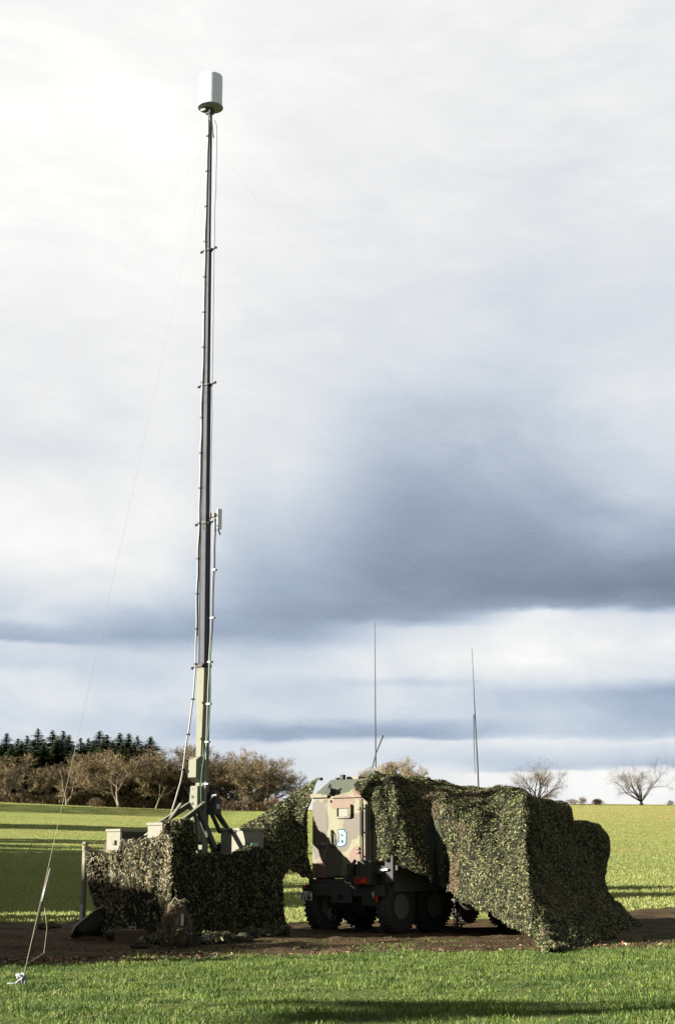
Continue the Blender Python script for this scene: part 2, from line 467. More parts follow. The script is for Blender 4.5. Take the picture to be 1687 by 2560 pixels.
# field material: young winter crop, tramlines, worn patches
m, nt, b = newmat('field_crop')
o = tc(nt, 'Object'); x, y, z = sep(nt, o)
big = tnoise(nt, o, 0.035, 4.0, 0.6)
mid = tnoise(nt, vnode(nt, x * 0.25, y * 0.6, 0.0), 1.0, 5.0, 0.65)
finen = tnoise(nt, vnode(nt, x * 5.0, y * 2.2, 0.0), 1.0, 5.0, 0.75)
c = cmix(nt, big.smooth(0.35, 0.65), (0.21, 0.26, 0.065), (0.29, 0.31, 0.085))
right = x.smooth(5.0, 45.0) * y.smooth(60.0, 300.0)
c = cmix(nt, right * 0.75, c, (0.36, 0.30, 0.10))
c = cmix(nt, mid.smooth(0.5, 0.72, 0.0, 0.55), c, (0.15, 0.20, 0.045))
c = cmix(nt, finen.smooth(0.50, 0.72, 0.0, 0.75), c, (0.085, 0.115, 0.03))
soil = tnoise(nt, vnode(nt, x * 0.12, y * 0.35, 5.0), 1.0, 6.0, 0.7).smooth(0.60, 0.68, 0.0, 0.8) * y.smooth(45.0, 100.0, 1.0, 0.0)
c = cmix(nt, soil, c, (0.10, 0.075, 0.045))
# sprayer tramlines, running across the slope in pairs
q = (x * 0.5 + y * 0.86 + (mid - 0.5) * 1.2)
mo = (q * (1 / 26.0))._m('FRACT')
tl = ((mo - 0.5).abs() - 0.035).abs().smooth(0.006, 0.012, 0.55, 0.0) * y.smooth(60.0, 110.0)
c = cmix(nt, tl, c, (0.05, 0.06, 0.02))
c = cmix(nt, y.smooth(30.0, 46.0, 0.8, 0.0), c, (0.075, 0.11, 0.025))
setc(nt, b, 'Base Color', c); b.inputs['Roughness'].default_value = 0.95
b.inputs['Specular IOR Level'].default_value = 0.1
bump(nt, b, finen + mid * 0.6, 1.0, 0.5)
M['field'] = m
m, nt, b = newmat('turned_mud')
o = tc(nt, 'Object'); x, y, z = sep(nt, o)
n1 = tnoise(nt, vnode(nt, x * 0.7, y * 1.2, 0.0), 1.0, 6.0, 0.65)
n2 = tnoise(nt, o, 9.0, 5.0, 0.7)
n3 = tnoise(nt, vnode(nt, x * 0.22, y * 2.2, 8.0), 1.0, 5.0, 0.7, 0.5)
n1 = n1 * 0.4 + n3 * 0.6
c = cmix(nt, n1.smooth(0.42, 0.60), (0.052, 0.034, 0.019), (0.115, 0.077, 0.043))
c = cmix(nt, n2.smooth(0.45, 0.7, 0.0, 0.6), c, (0.028, 0.017, 0.009))
gr = tnoise(nt, vnode(nt, x * 0.6, y * 1.1, 4.0), 1.0, 6.0, 0.75).smooth(0.52, 0.62, 0.0, 0.75)
c = cmix(nt, gr, c, (0.06, 0.068, 0.022))
setc(nt, b, 'Base Color', c)
setc(nt, b, 'Roughness', n2 * 0.3 + 0.7); b.inputs['Specular IOR Level'].default_value = 0.06
bump(nt, b, n2 + n1 * 0.5, 1.0, 0.12)
M['mud'] = m

ys = np.concatenate([np.arange(-40, 10, 5.0), np.arange(10, 70, 1.0), np.arange(70, 200, 4.0), np.arange(200, 420, 8.0), np.array([430, 500, 600, 900, 1500, 3000])])
xs = np.concatenate([-np.array([2500, 1500, 800, 500, 350])[:], np.arange(-250, -40, 10.0), np.arange(-40, 40, 1.5), np.arange(40, 251, 10.0), np.array([350, 500, 800, 1500, 2500])])
field = grid_mesh('field', xs, ys, terrain, M['field'])
tag(field, 'green crop field rising to a crest', None, None, 'structure')

# mud track: own sheet, with ruts and clods, 2 cm proud
def mud_z(X, Y):
    Z = terrain(X, Y)
    fe, be = front_edge(X), back_edge(X)
    out = np.empty_like(X)
    for i in np.ndindex(X.shape):
        xx, yy = float(X[i]), float(Y[i])
        e = min(yy - fe[i], be[i] - yy) + 1.0 * fbm(xx, yy, 0.6, 4, 3.0)
        k = max(0.0, min(1.0, (e + 0.2) / 0.6))
        h = 0.05 * fbm(xx, yy, 1.6, 4, 9.0) + 0.045 * fbm(xx, yy * 1.8, 0.45, 3, 5.0)
        for rx in (31.2, 33.2, 41.0, 46.0):                      # wheel ruts along the track
            h -= 0.09 * math.exp(-((yy - rx - 0.15 * xx) / 0.35) ** 2)
        out[i] = Z[i] + (-0.05) * (1 - k) + (0.03 + max(-0.02, h * 1.5)) * k
    return out
mud = grid_mesh('mud_track', np.concatenate([np.arange(-30, -11, 0.5), np.arange(-11, 12, 0.14), np.arange(12, 31, 0.5)]), np.concatenate([np.arange(22.0, 36, 0.14), np.arange(36, 68, 0.3)]), mud_z, M['mud'])
tag(mud, 'dark churned mud track under the vehicles', None, None, 'structure')

# grass blades
def blades(name, pts, h0, h1, w, mat, lean=0.35, seed=1):
    rs = np.random.RandomState(seed)
    N = len(pts)
    pts = np.asarray(pts)
    z = terrain(pts[:, 0], pts[:, 1])
    a = rs.rand(N) * 2 * np.pi
    h = h0 + (h1 - h0) * rs.rand(N) ** 1.6
    h *= pts[:, 2]
    ww = w * (0.6 + 0.8 * rs.rand(N))
    l = h * lean * rs.rand(N) * 2
    b = rs.rand(N) * 2 * np.pi
    V = np.zeros((N, 5, 3))
    dx, dy = np.cos(a) * ww / 2, np.sin(a) * ww / 2
    for k, (sgn, t) in enumerate(((-1, 0), (1, 0), (1, 0.55), (-1, 0.55), (0, 1.0))):
        V[:, k, 0] = pts[:, 0] + sgn * dx * (0.85 if t > 0.5 else 1) + np.cos(b) * l * t * t
        V[:, k, 1] = pts[:, 1] + sgn * dy * (0.85 if t > 0.5 else 1) + np.sin(b) * l * t * t
        V[:, k, 2] = z - 0.01 + h * t * (1 - 0.15 * t)
    tri = fast_mesh(name, V, 5, [(0, 1, 2), (0, 2, 3), (3, 2, 4)], mat)
    return tri
M['grass'] = islands('grass_blades', [(0, (0.03, 0.06, 0.010)), (0.4, (0.085, 0.15, 0.022)), (0.75, (0.165, 0.235, 0.040)), (0.9, (0.26, 0.29, 0.075)), (0.97, (0.34, 0.28, 0.14)), (1, (0.14, 0.09, 0.05))], 0.6, 0.3, 0.35, (0.9, (0.035, 0.075, 0.014), 0.46, 0.66))
M['grass_far'] = islands('crop_blades', [(0, (0.18, 0.21, 0.065)), (0.5, (0.25, 0.275, 0.085)), (1, (0.31, 0.325, 0.12))], 0.7, 0.2, 0.35, (0.045, (0.30, 0.24, 0.10), 0.5, 0.7))
rs = np.random.RandomState(11)
def scatter(n, x0, x1, y0, y1, keep, sc=0.5, seed=0.0):
    out = []
    X = x0 + (x1 - x0) * rs.rand(n); Y = y0 + (y1 - y0) * rs.rand(n)
    fe, be = front_edge(X), back_edge(X)
    for x_, y_, f_, b_ in zip(X, Y, fe, be):
        q = keep(x_, y_, f_, b_)
        if q > 0: out.append((x_, y_, q))
    return np.array(out)
def keep_near(x_, y_, f_, b_):
    if abs(x_) > 0.24 * y_ + 4.5: return 0
    e = f_ - y_ + 0.9 * fbm(x_, y_, 0.6, 4, 3.0)
    p = fbm(x_, y_, 0.9, 3, 21.0)
    if e < -0.25:                                # stray tufts on the mud verge
        if e > -6.0 and p > 0.02 and rnd.random() < 0.75 * (1 + e / 6.2): return 0.6 + 0.3 * rnd.random()
        return 0
    q = fbm(x_, y_ * 1.4, 3.2, 2, 44.0)
    if p + q * .7 < -0.25 and rnd.random() < 0.8: return 0
    return max(0.35, 0.75 + 0.6 * p + 0.75 * q)
gp = scatter(720000, -12.5, 12.5, 13.5, 36.0, keep_near)
gme = blades('grass', gp, 0.035, 0.105, 0.010, M['grass'])
gr_o = link('grass', gme); tag(gr_o, 'short bright green grass in the foreground', 'grass', None, 'stuff')
def keep_far(x_, y_, f_, b_):
    if abs(x_) > 0.24 * y_ + 4: return 0
    if y_ < b_ + 0.9 * fbm(x_, y_, 0.5, 3, 3.0): return 0
    if rnd.random() < (y_ - 43) / 60: return 0
    return 0.7 + 0.4 * max(0, fbm(x_, y_, 0.4, 3, 2.0))
gp = scatter(190000, -24, 24, 42.0, 90.0, keep_far)
gme = blades('grass_verge', gp, 0.08, 0.20, 0.035, M['grass_far'], seed=5)
gv = link('grass_verge', gme); tag(gv, 'taller sunlit crop blades beyond the mud track', 'grass', None, 'stuff')

def keep_crop(x_, y_, f_, b_):
    if abs(x_) > 0.25 * y_ + 6: return 0
    return 0.8 + 0.35 * fbm(x_, y_, 0.05, 3, 6.0)
_n = 340000
Yc = 80 + 300 * rs.rand(_n) ** 0.9; Xc = (rs.rand(_n) * 2 - 1) * (0.25 * Yc + 6)
gp = np.stack([Xc, Yc, 0.8 + 0.5 * rs.rand(_n)], -1)
gme = blades('crop_blades', gp, 0.08, 0.16, 0.034, M['grass_far'], seed=9, lean=.5)
tag(link('crop_blades', gme), 'low green winter crop covering the rising field', 'crop', None, 'stuff')

# clods, straw and leaf litter on the mud
V = []
for i in range(2600):
    x_ = rs.uniform(-10, 12); fe = float(front_edge(x_)); y_ = fe + abs(rs.normal(0, 3.0)) - 0.6
    z_ = float(terrain(x_, y_)); s_ = rs.uniform(0.010, 0.034) * (1.6 if rs.rand() < 0.05 else 1)
    a_ = rs.rand(3) * 6.28
    Mx = Matrix.Rotation(a_[0], 3, 'X') @ Matrix.Rotation(a_[1], 3, 'Z')
    V.append([list(Mx @ Vector(p) * s_ * rs.uniform(.6, 1.2) + Vector((x_, y_, z_ + 0.03))) for p in ((1,0,0),(-1,0,0),(0,1,0),(0,-1,0),(0,0,.8),(0,0,-.8))])
me = fast_mesh('mud_clods', np.array(V), 6, [(0,2,4),(2,1,4),(1,3,4),(3,0,4),(2,0,5),(1,2,5),(3,1,5),(0,3,5)],
               islands('clod_earth', [(0, (0.025, 0.017, 0.011)), (0.85, (0.06, 0.042, 0.026)), (0.97, (0.12, 0.085, 0.05)), (1, (0.3, 0.25, 0.17))], 0.9))
tag(link('mud_clods', me), 'loose earth clods scattered over the mud', 'earth', None, 'stuff')

# ------------------------------------------------------------------ frames of truck and trailer
A = R(36)
rv = Vector((math.cos(A), -math.sin(A), 0)); hv = Vector((math.sin(A), math.cos(A), 0)); up = Vector((0, 0, 1))
class Frame:
    def __init__(s, o): s.o = Vector(o)
    def w(s, x, y, z): return s.o + rv * x + hv * y + up * z
    def loc(s, p): d = Vector(p) - s.o; return Vector((d.dot(rv), d.dot(hv), d.z))
    def onx(s, px, py, x):                       # local point on plane local-x = x
        d = ray(px, py); c = Vector((0, 0, CAMZ)); t = (x - (c - s.o).dot(rv)) / d.dot(rv); return s.loc(c + d * t)
    def ony(s, px, py, y):
        d = ray(px, py); c = Vector((0, 0, CAMZ)); t = (y - (c - s.o).dot(hv)) / d.dot(hv); return s.loc(c + d * t)
RR = Vector((xof(972, 2336, 37.0), 37.0, 0))
TK = Frame(RR - rv * 1.25)
TC = Vector((xof(425, 2362, 34.0), 34.0, 0))
TL = Frame(TC - rv * 1.1)

# ------------------------------------------------------------------ truck with shelter
truck = empty('truck', TK.o, -A)
tag(truck, 'camouflage painted military truck with box shelter, white letter B on its rear door', 'truck')
# shelter
ZE, ZT, ZB = 3.27, 3.67, 1.27
sh = MB()
X0, X1, Y0, Y1 = -1.2, 1.2, 0.25, 3.4
i_ = 0.33
vs = [(X0,Y0,ZB),(X1,Y0,ZB),(X1,Y1,ZB),(X0,Y1,ZB),(X0,Y0,ZE),(X1,Y0,ZE),(X1,Y1,ZE),(X0,Y1,ZE),
      (X0+i_,Y0+i_,ZT),(X1-i_,Y0+i_,ZT),(X1-i_,Y1-i_,ZT),(X0+i_,Y1-i_,ZT)]
sh.add(vs, [(0,3,2,1),(0,1,5,4),(1,2,6,5),(2,3,7,6),(3,0,4,7),(4,5,9,8),(5,6,10,9),(6,7,11,10),(7,4,8,11),(8,9,10,11)])
shelter = sh.build('shelter', M['camo'], truck, bevel=0.02)
led = MB()
pa = TK.ony(774, 1988, Y0); pb = TK.ony(822, 1988, Y0)
led.box((X0 - 0.02, Y0 - 0.07, ZE - 0.05), (pb.x, Y0 - 0.002, ZE + 0.04))
led.box((pb.x + 0.1, Y0 - 0.05, ZE - 0.07), (X1 + 0.01, Y0 - 0.002, ZE + 0.0))
led.build('drip_rail', M['camo'], shelter, bevel=0.006)
# door
dl = TK.ony(819, 2100, Y0).x; dr = TK.ony(903, 2100, Y0).x
door = MB(); door.box((dl, Y0 - 0.045, ZB + 0.05), (dr, Y0 - 0.003, ZE - 0.12))
dr_o = door.build('door', M['camo'], truck, bevel=0.012)
for (xa, xb, za, zb) in ((dl - .035, dl - .012, ZB + .02, ZE - .1), (dr + .012, dr + .035, ZB + .02, ZE - .1)):
    fr = MB(); fr.box((xa, Y0 - 0.03, za), (xb, Y0 - 0.003, zb)); fr.build('door_jamb', M['camo'], dr_o)
def rect_on(py0, py1, px0, px1, y):
    a = TK.ony(px0, py0, y); b_ = TK.ony(px1, py1, y); return a.x, b_.x, b_.z, a.z
xa, xb, za, zb = rect_on(2021, 2041, 848, 872, Y0 - .045)
hatch = MB(); hatch.box((xa, Y0 - .075, za), (xb, Y0 - .047, zb))
hatch.build('hatch', M['khaki'], dr_o, bevel=0.006)
hf = MB(); t_ = .03
hf.box((xa - t_*2, Y0 - .10, zb), (xb + t_, Y0 - .047, zb + t_)); hf.box((xa - t_*2, Y0 - .10, za - t_ * 1.5), (xb + t_ * 2, Y0 - .047, za))
hf.box((xa - t_*2, Y0 - .10, za), (xa - t_, Y0 - .047, zb)); hf.box((xb + t_*1.6, Y0 - .12, za - .02), (xb + t_ * 3.2, Y0 - .047, zb + .09))
hf.build('hatch_frame', M['camo'], dr_o, bevel=0.004)
hp = TK.ony(832, 2095, Y0)
hd = MB(); hd.box((hp.x - .035, Y0 - .09, hp.z - .22), (hp.x + .035, Y0 - .047, hp.z + .19))
hd.build('handle_recess', M['chassis'], dr_o, bevel=0.012)
hd = MB(); hd.tube([(hp.x + .045, Y0 - .07, hp.z - .2), (hp.x + .05, Y0 - .13, hp.z - .12), (hp.x + .03, Y0 - .14, hp.z + .12), (hp.x, Y0 - .07, hp.z + .2)], .014, 8)
hd.build('handle', M['khaki'], dr_o, smooth=True)
lt = TK.ony(806, 2110, Y0)
hd = MB(); hd.box((lt.x - .14, Y0 - .05, lt.z - .012), (lt.x + .1, Y0 - .004, lt.z + .012)); hd.box((lt.x + .06, Y0 - .08, lt.z - .035), (lt.x + .12, Y0 - .004, lt.z + .04))
hd.build('latch', M['steel'], dr_o)
for (px, py) in ((899, 2021), (897, 2121), (897, 2131), (813, 2003), (829, 2003)):
    q = TK.ony(px, py, Y0); hb = MB()
    wq = .05 if px > 850 else .02
    hb.box((q.x - wq, Y0 - .08, q.z - .03), (q.x + wq, Y0 - .047, q.z + .03))
    hb.build('hinge', M['camo'], dr_o, bevel=0.005)
# rounded flap window low on the door, small grab marks
q0 = TK.ony(842, 2160, Y0); hb = MB(); hb.box((q0.x - .04, Y0 - .06, q0.z - .01), (q0.x + .03, Y0 - .046, q0.z + .01)); hb.build('door_bolt', M['steel'], dr_o)
q0 = TK.ony(838, 2191, Y0); hb = MB(); hb.box((q0.x - .09, Y0 - .09, q0.z - .02), (q0.x + .09, Y0 - .046, q0.z + .025)); hb.build('door_step', M['chassis'], dr_o)
# letter B: outline in door-plane units traced in shape, white on teal
Bout = [(-.105,.175),(-.03,.19),(.055,.18),(.115,.10),(.115,.02),(.095,.0),(.115,-.03),(.10,-.13),(.04,-.17),(-.05,-.185),(-.12,-.175),(-.12,-.12),(-.075,-.11),(-.07,.13),(-.11,.14)]
bq = TK.ony(855, 2095, Y0 - .045)
def grow(poly, k):
    out = []
    n = len(poly)
    for i in range(n):
        a = Vector(poly[i-1]); b_ = Vector(poly[i]); c_ = Vector(poly[(i+1) % n])
        e1 = (b_ - a).normalized(); e2 = (c_ - b_).normalized()
        nn = (Vector((-e1.y, e1.x)) + Vector((-e2.y, e2.x)))
        if nn.length < .2: nn = Vector((-e1.y, e1.x))
        out.append(tuple(b_ + nn.normalized() * k))
    return out
mk = MB(); mk.prism([(bq.x + a, bq.z + b_) for a, b_ in grow(Bout, .036)], Y0 - .049, Y0 - .047)
mk.build('letter_outline', M['teal'], dr_o)
mk = MB(); mk.prism([(bq.x + a, bq.z + b_) for a, b_ in Bout], Y0 - .053, Y0 - .0495, mi=0)
for tri in ([(-.03,.14),(.07,.04),(-.03,.03)], [(-.03,-.02),(.06,-.06),(.05,-.12),(-.03,-.12)]):
    mk.prism([(bq.x + a, bq.z + b_) for a, b_ in tri], Y0 - .0565, Y0 - .0535, mi=1)
mk.build('letter_b', [M['white_mark'], M['teal']], dr_o)
# rear lamp bracket on the roof chamfer
q = TK.ony(828, 1978, Y0 - .02)
lb = MB()
lb.box((q.x - .09, Y0 - .12, q.z - .1), (q.x + .07, Y0 + .08, q.z + .06))
lb.beam((q.x - .15, Y0 - .06, q.z - .02), (q.x + .02, Y0 - .1, q.z + .16), .05, .04); lb.beam((q.x, Y0 - .08, q.z + .14), (q.x + .13, Y0 - .04, q.z - .1), .05, .04)
lb.lathe([(.05, -.05), (.075, 0), (.075, .03)], 12, M=Matrix.Translation((q.x + .01, Y0 - .14, q.z)) @ Matrix.Rotation(R(90), 4, 'X'))
lb.build('work_lamp', M['chassis'], truck, bevel=0.004)
# small roof fittings
for (px, py, w_, h_, mm) in ((801, 1941, .03, .07, 'chassis'), (856, 1937, .05, .12, 'chassis'), (843, 1942, .03, .05, 'chassis')):
    q = TK.ony(px, 1944, Y0 + i_ + .05); rb = MB(); rb.box((q.x - w_, Y0 + i_, ZT + .001), (q.x + w_, Y0 + i_ + .12, ZT + h_)); rb.build('roof_fitting', M[mm], truck, bevel=.006)
q = TK.ony(885, 1938, Y0 + i_ + .3); rb = MB(); rb.box((q.x - .22, Y0 + i_ + .2, ZT + .003), (q.x + .2, Y0 + i_ + .7, ZT + .08)); rb.build('roof_vent', M['khaki'], truck, bevel=.01)
# vertical rails at the right corner of the rear wall
for (px, r_, m_) in ((906, .03, 'camo'), (914, .018, 'steel'), (918, .016, 'khaki'), (925, .028, 'camo')):
    q = TK.ony(px, 2080, Y0 - .09); t0 = TK.ony(px, 2010, Y0 - .09).z; t1_ = TK.ony(px, 2152, Y0 - .09).z
    tb = MB(); tb.tube([(q.x, Y0 - .09, t1_), (q.x, Y0 - .09, t0)], r_, 10)
    for zz in (t1_ + .1, (t0 + t1_) / 2, t0 - .1): tb.box((q.x - .02, Y0 - .09, zz - .015), (q.x + .02, Y0 - .004, zz + .015))
    tb.build('ladder_rail', M[m_], truck, smooth=False)
# chassis
ch = MB()
for sx in (-.42, .42): ch.box((sx - .05, .0, .78), (sx + .05, 9.6, 1.05))
for yy in (.3, 1.4, 3.0, 4.5, 6.0, 8.0): ch.box((-.37, yy, .82), (.37, yy + .12, 1.0))
ch.box((-1.2, .12, 1.07), (1.2, 5.0, 1.25))
ch.build('chassis', M['chassis'], truck)
bm_ = MB(); bm_.box((-1.22, -.12, .86), (1.2, -.02, 1.12)); bm_.box((-.3, -.2, .7), (.3, -.125, .95))
bumper = bm_.build('rear_bumper', M['chassis'], truck, bevel=.01)
for sx in (-.95, .95):
    hk = MB(); hk.tube([(sx, -.12, .95), (sx, -.24, .95), (sx + .05, -.26, .87), (sx, -.22, .8)], .025, 8); hk.build('tow_hook', M['steel'], bumper, smooth=True)
jw = MB(); jw.lathe([(.06, -.2), (.12, -.16), (.12, -.02), (.08, 0)], 16, M=Matrix.Translation((0, -.2, .84)) @ Matrix.Rotation(R(90), 4, 'X')); jw.build('tow_coupling', M['chassis'], truck, smooth=False)
# number plate with two lines of figures
xa, xb, za, zb = rect_on(2231, 2251, 752, 780, -.16)
pl_ = MB(); pl_.box((xa, -.17, za), (xb, -.155, zb)); pl_.box((xa + .05, -.155, zb - .03), (xb - .05, -.122, zb + .03), 0)
plate = pl_.build('number_plate', M['plate_white'], truck, bevel=.003)
def text(body, x_, z_, size, y_, parent, mat, name='plate_lettering'):
    cu = bpy.data.curves.new(name, 'FONT'); cu.body = body; cu.size = size; cu.align_x = 'CENTER'; cu.align_y = 'CENTER'; cu.extrude = .002; cu.offset = .004
    cu.materials.append(mat)
    o = bpy.data.objects.new(name, cu); COL.objects.link(o); o.parent = parent
    me = bpy.data.meshes.new_from_object(o.evaluated_get(bpy.context.evaluated_depsgraph_get())); bpy.data.objects.remove(o)
    o = link(name, me, parent); o.location = (x_, y_, z_); o.rotation_euler = (R(90), 0, 0); return o
hgt = zb - za
text('Y - 19', (xa + xb) / 2, za + hgt * .73, hgt * .58, -.174, plate, M['plate_ink'])
text('1 6 2 4', (xa + xb) / 2, za + hgt * .27, hgt * .58, -.174, plate, M['plate_ink'])
# tail lights and reflectors
for (px, py, w_, h_) in ((761, 2218, .045, .035), (931, 2203, .03, .03)):
    q = TK.ony(px, py, -.15); l_ = MB(); l_.box((q.x - w_, -.17, q.z - h_), (q.x + w_, -.125, q.z + h_)); l_.build('tail_light', M['red'], truck, bevel=.008)
q = TK.ony(941, 2247, -.15); l_ = MB(); l_.box((q.x - .025, -.17, q.z - .08), (q.x + .025, -.125, q.z + .08)); l_.build('reflector', M['red'], truck, bevel=.005)
# folded step and locker block at the right rear
xa, xb, za, zb = rect_on(2152, 2213, 884, 927, -.3)
lk = MB(); lk.prism([(xa, za), (xb, za), (xb, zb), (xa + .12, zb)], -.32, Y0 - .15)
locker = lk.build('rear_locker', M['olive_dark'], truck, bevel=.012)
l2 = MB(); l2.box((xa + .02, -.345, za + .02), (xb - .02, -.322, za + .2)); l2.build('warning_board', paint('faded_red_board', (.16, .035, .025), .6), locker)
q = TK.ony(907, 2203, -.35); l2 = MB(); l2.box((q.x - .05, -.365, q.z - .04), (q.x + .08, -.346, q.z + .05)); l2.build('red_patch', M['red'], locker)
l2 = MB(); l2.box((xa + .13, -.34, zb - .002), (xb - .1, -.1, zb + .018)); l2.build('locker_lid', M['khaki'], locker)
xa, xb, za, zb = rect_on(2160, 2205, 866, 883, -.1)
l2 = MB(); l2.box((xa, -.1, za), (xb, Y0 - .05, zb)); l2.build('tool_box', M['olive_dark'], truck, bevel=.008)
a_ = TK.ony(869, 2206, -.2); b_ = TK.ony(898, 2150, -.2)
l2 = MB(); l2.beam((a_.x, -.36, a_.z), (b_.x, -.36, b_.z), .05, .07); l2.build('loading_arm', M['chassis'], truck, bevel=.006)
chn = MB(); pts = [TK.ony(*p, -.3) for p in ((866, 2203), (873, 2208), (882, 2208), (878, 2212), (884, 2216), (892, 2222))]
chn.tube([(p.x, -.38, p.z) for p in pts], .018, 6); chn.build('chain', M['steel'], truck)
q = TK.ony(979, 2165, -.05)
ps = MB(); ps.box((q.x - .13, -.15, q.z - .38), (q.x + .1, .1, q.z + .24)); ps.box((q.x + .1, -.1, q.z - .1), (q.x + .2, .0, q.z + .02))
ps.box((.7, -.12, q.z - .18), (q.x - .13, .02, q.z - .0))
ps.build('winch_post', M['chassis'], truck, bevel=.01)
a_ = TK.ony(948, 2176, -.2); b_ = TK.ony(969, 2173, -.2)
l2 = MB(); l2.beam((a_.x, -.2, a_.z), (b_.x, -.2, b_.z), .03, .05); l2.build('pull_bar', M['steel'], truck)
# mudguards and flap
xa, xb, za, zb = rect_on(2236, 2264, 904, 944, -.1)
l2 = MB(); l2.box((xa, -.11, za), (xb, -.085, zb)); l2.build('mud_flap', M['olive_dark'], truck)
pA = TK.onx(985, 2228, 1.27); pB = TK.onx(1122, 2230, 1.27)
sk = MB()
sk.prism([(pA.y, .97), (pB.y + .2, .97), (pB.y + .4, 1.18), (pB.y + .3, 1.5), (pA.y, 1.5)], 1.25, 1.275, 'x')
sk.box((.85, pA.y, 1.255), (1.25, pB.y + .3, 1.27))
sk.build('side_panel', paint('grey_green_panel', (0.15, 0.165, 0.135), 0.35, dirt=(.05, .045, .035)), truck)
# wheels
def wheel_mesh():
    w = MB(); Mx = Matrix.Rotation(R(90), 4, 'Y')
    pr_ = [(.30, -.13), (.34, -.165), (.52, -.18), (.60, -.17), (.625, -.13), (.63, 0), (.625, .13), (.60, .17), (.52, .18), (.34, .165), (.30, .13)]
    w.lathe(pr_, 40, M=Mx)
    for k in range(32):                        # tread lugs
        t = 2 * math.pi * k / 32
        for sgn in (-1, 1):
            Mk = Matrix.Rotation(t + (0.1 if sgn > 0 else 0), 4, 'X')
            w.box((sgn * .02, -.028, .615), (sgn * .17, .028, .655), 0, Mk)
    return w
w0 = wheel_mesh()
def rim_mesh():
    w = MB(); Mx = Matrix.Rotation(R(90), 4, 'Y')
    w.lathe([(.305, -.14), (.29, -.15), (.27, -.08), (.20, -.06), (.14, -.10), (.12, -.16), (.05, -.17), (.02, -.17)], 28, M=Mx)
    w.lathe([(.02, .12), (.10, .13), (.12, .10), (.20, .05), (.27, .07), (.29, .15), (.305, .14)], 28, M=Mx)
    for k in range(10):
        t = 2 * math.pi * k / 10
        w.lathe([(.016, -.02), (.016, .02)], 8, M=Matrix.Translation((.10, math.cos(t) * .17, math.sin(t) * .17)) @ Mx)
        w.lathe([(.016, -.02), (.016, .02)], 8, M=Matrix.Translation((-.10, math.cos(t) * .17, math.sin(t) * .17)) @ Mx)
    return w
rim_m = paint('dusty_rim', (.20, .205, .17), .6, dirt=(.22, .18, .12))
ty = rm = None
for yy in (.61, 2.08, 5.7, 7.2):
    for sx in (-1.06, 1.06):
        if ty is None:
            ty = w0.build('wheel', M['tyre'], truck, smooth=False); rm = rim_mesh().build('rim', rim_m, ty)
            ty.location = (sx, yy, .63)
        else:
            c_ = ty.copy(); COL.objects.link(c_); c_.parent = truck; c_.location = (sx, yy, .63)
            d_ = rm.copy(); COL.objects.link(d_); d_.parent = c_
    ax = MB(); ax.tube([(-.9, yy, .63), (.9, yy, .63)], .09, 10); ax.lathe([(.12, -.22), (.24, -.08), (.24, .08), (.12, .22)], 16, M=Matrix.Translation((0, yy, .63)) @ Matrix.Rotation(R(90), 4, 'Y'))
    ax.build('axle', M['chassis'], truck)
# pale hub plate seen inside the left rear wheel
q = TK.onx(829, 2285, -.80)
hb = MB(); hb.lathe([(.02, 0), (.175, 0), (.185, .03), (.15, .05), (.02, .04)], 20, M=Matrix.Translation((-.86, .61, q.z)) @ Matrix.Rotation(R(90), 4, 'Y'))
hb.build('hub_plate', M['steel'], truck)
hb = MB()
for k in range(3):
    t = k * 2.09 + .5; Mk = Matrix.Translation((-.80, .61, q.z)) @ Matrix.Rotation(t, 4, 'X'); hb.box((0, -.03, .02), (.02, .03, .15), 0, Mk)
hb.build('hub_spoke', M['chassis'], truck)
# cab and what stands between cab and shelter (under the net)
cb = MB()
cb.prism([(6.55, 1.1), (9.15, 1.1), (9.3, 1.9), (9.05, 2.75), (6.6, 2.85), (6.5, 2.7)], -1.15, 1.15, 'x')
cb.build('cab', M['camo'], truck, bevel=.03)
cb = MB(); cb.box((-1.15, 3.55, 1.3), (1.1, 6.2, 3.12)); cb.build('generator_box', M['olive'], truck, bevel=.02)
# antenna mount and whips
mY = 1.55
q = TK.ony(940, 1926, mY)
mt = MB(); mt.box((q.x - .22, mY - .1, ZT + .02), (q.x + .1, mY + .25, ZT + .16)); mt.box((q.x - .02, mY - .2, ZT - .05), (q.x + .24, mY + .05, ZT + .14))
mt.box((q.x - .3, mY - .05, ZT + .16), (q.x - .0, mY + .15, ZT + .24)); mt.box((q.x - .35, mY, ZT + .002), (q.x + .45, mY + .3, ZT + .03))
mount = mt.build('antenna_mount', M['olive_dark'], truck, bevel=.01)
def pts_on(frame, pl, y): return [frame.ony(px, py, y) for px, py in pl]
w_ = MB(); pp = pts_on(TK, [(939, 1918), (938, 1800), (937.5, 1680), (937, 1558)], mY); w_.tube(pp, [.018, .015, .011, .006], 7); w_.build('whip_antenna', M['chassis'], mount)
w_ = MB(); pp = pts_on(TK, [(930, 1922), (939, 1885), (958, 1838)], mY); w_.tube(pp, [.016, .015, .02], 7); w_.build('tilted_antenna', M['chassis'], mount)
y2 = 4.2
w_ = MB(); pp = pts_on(TK, [(1196, 1985), (1193, 1910), (1187, 1795), (1183, 1700), (1179, 1622)], y2); w_.tube(pp, [.022, .02, .016, .009, .006], 7)
w_.lathe([(.06, 0), (.06, .08), (.03, .16)], 10, M=Matrix.Translation(pp[0] - Vector((0, 0, .05))))
fa = w_.build('whip_antenna', M['chassis'], truck)
w_ = MB(); pp = pts_on(TK, [(1187, 1788), (1183.5, 1786), (1184, 1850), (1187, 1935)], y2 - .03); w_.tube(pp, [.012, .012, .011, .006], 6); w_.build('guy_strap', M['chassis'], fa)

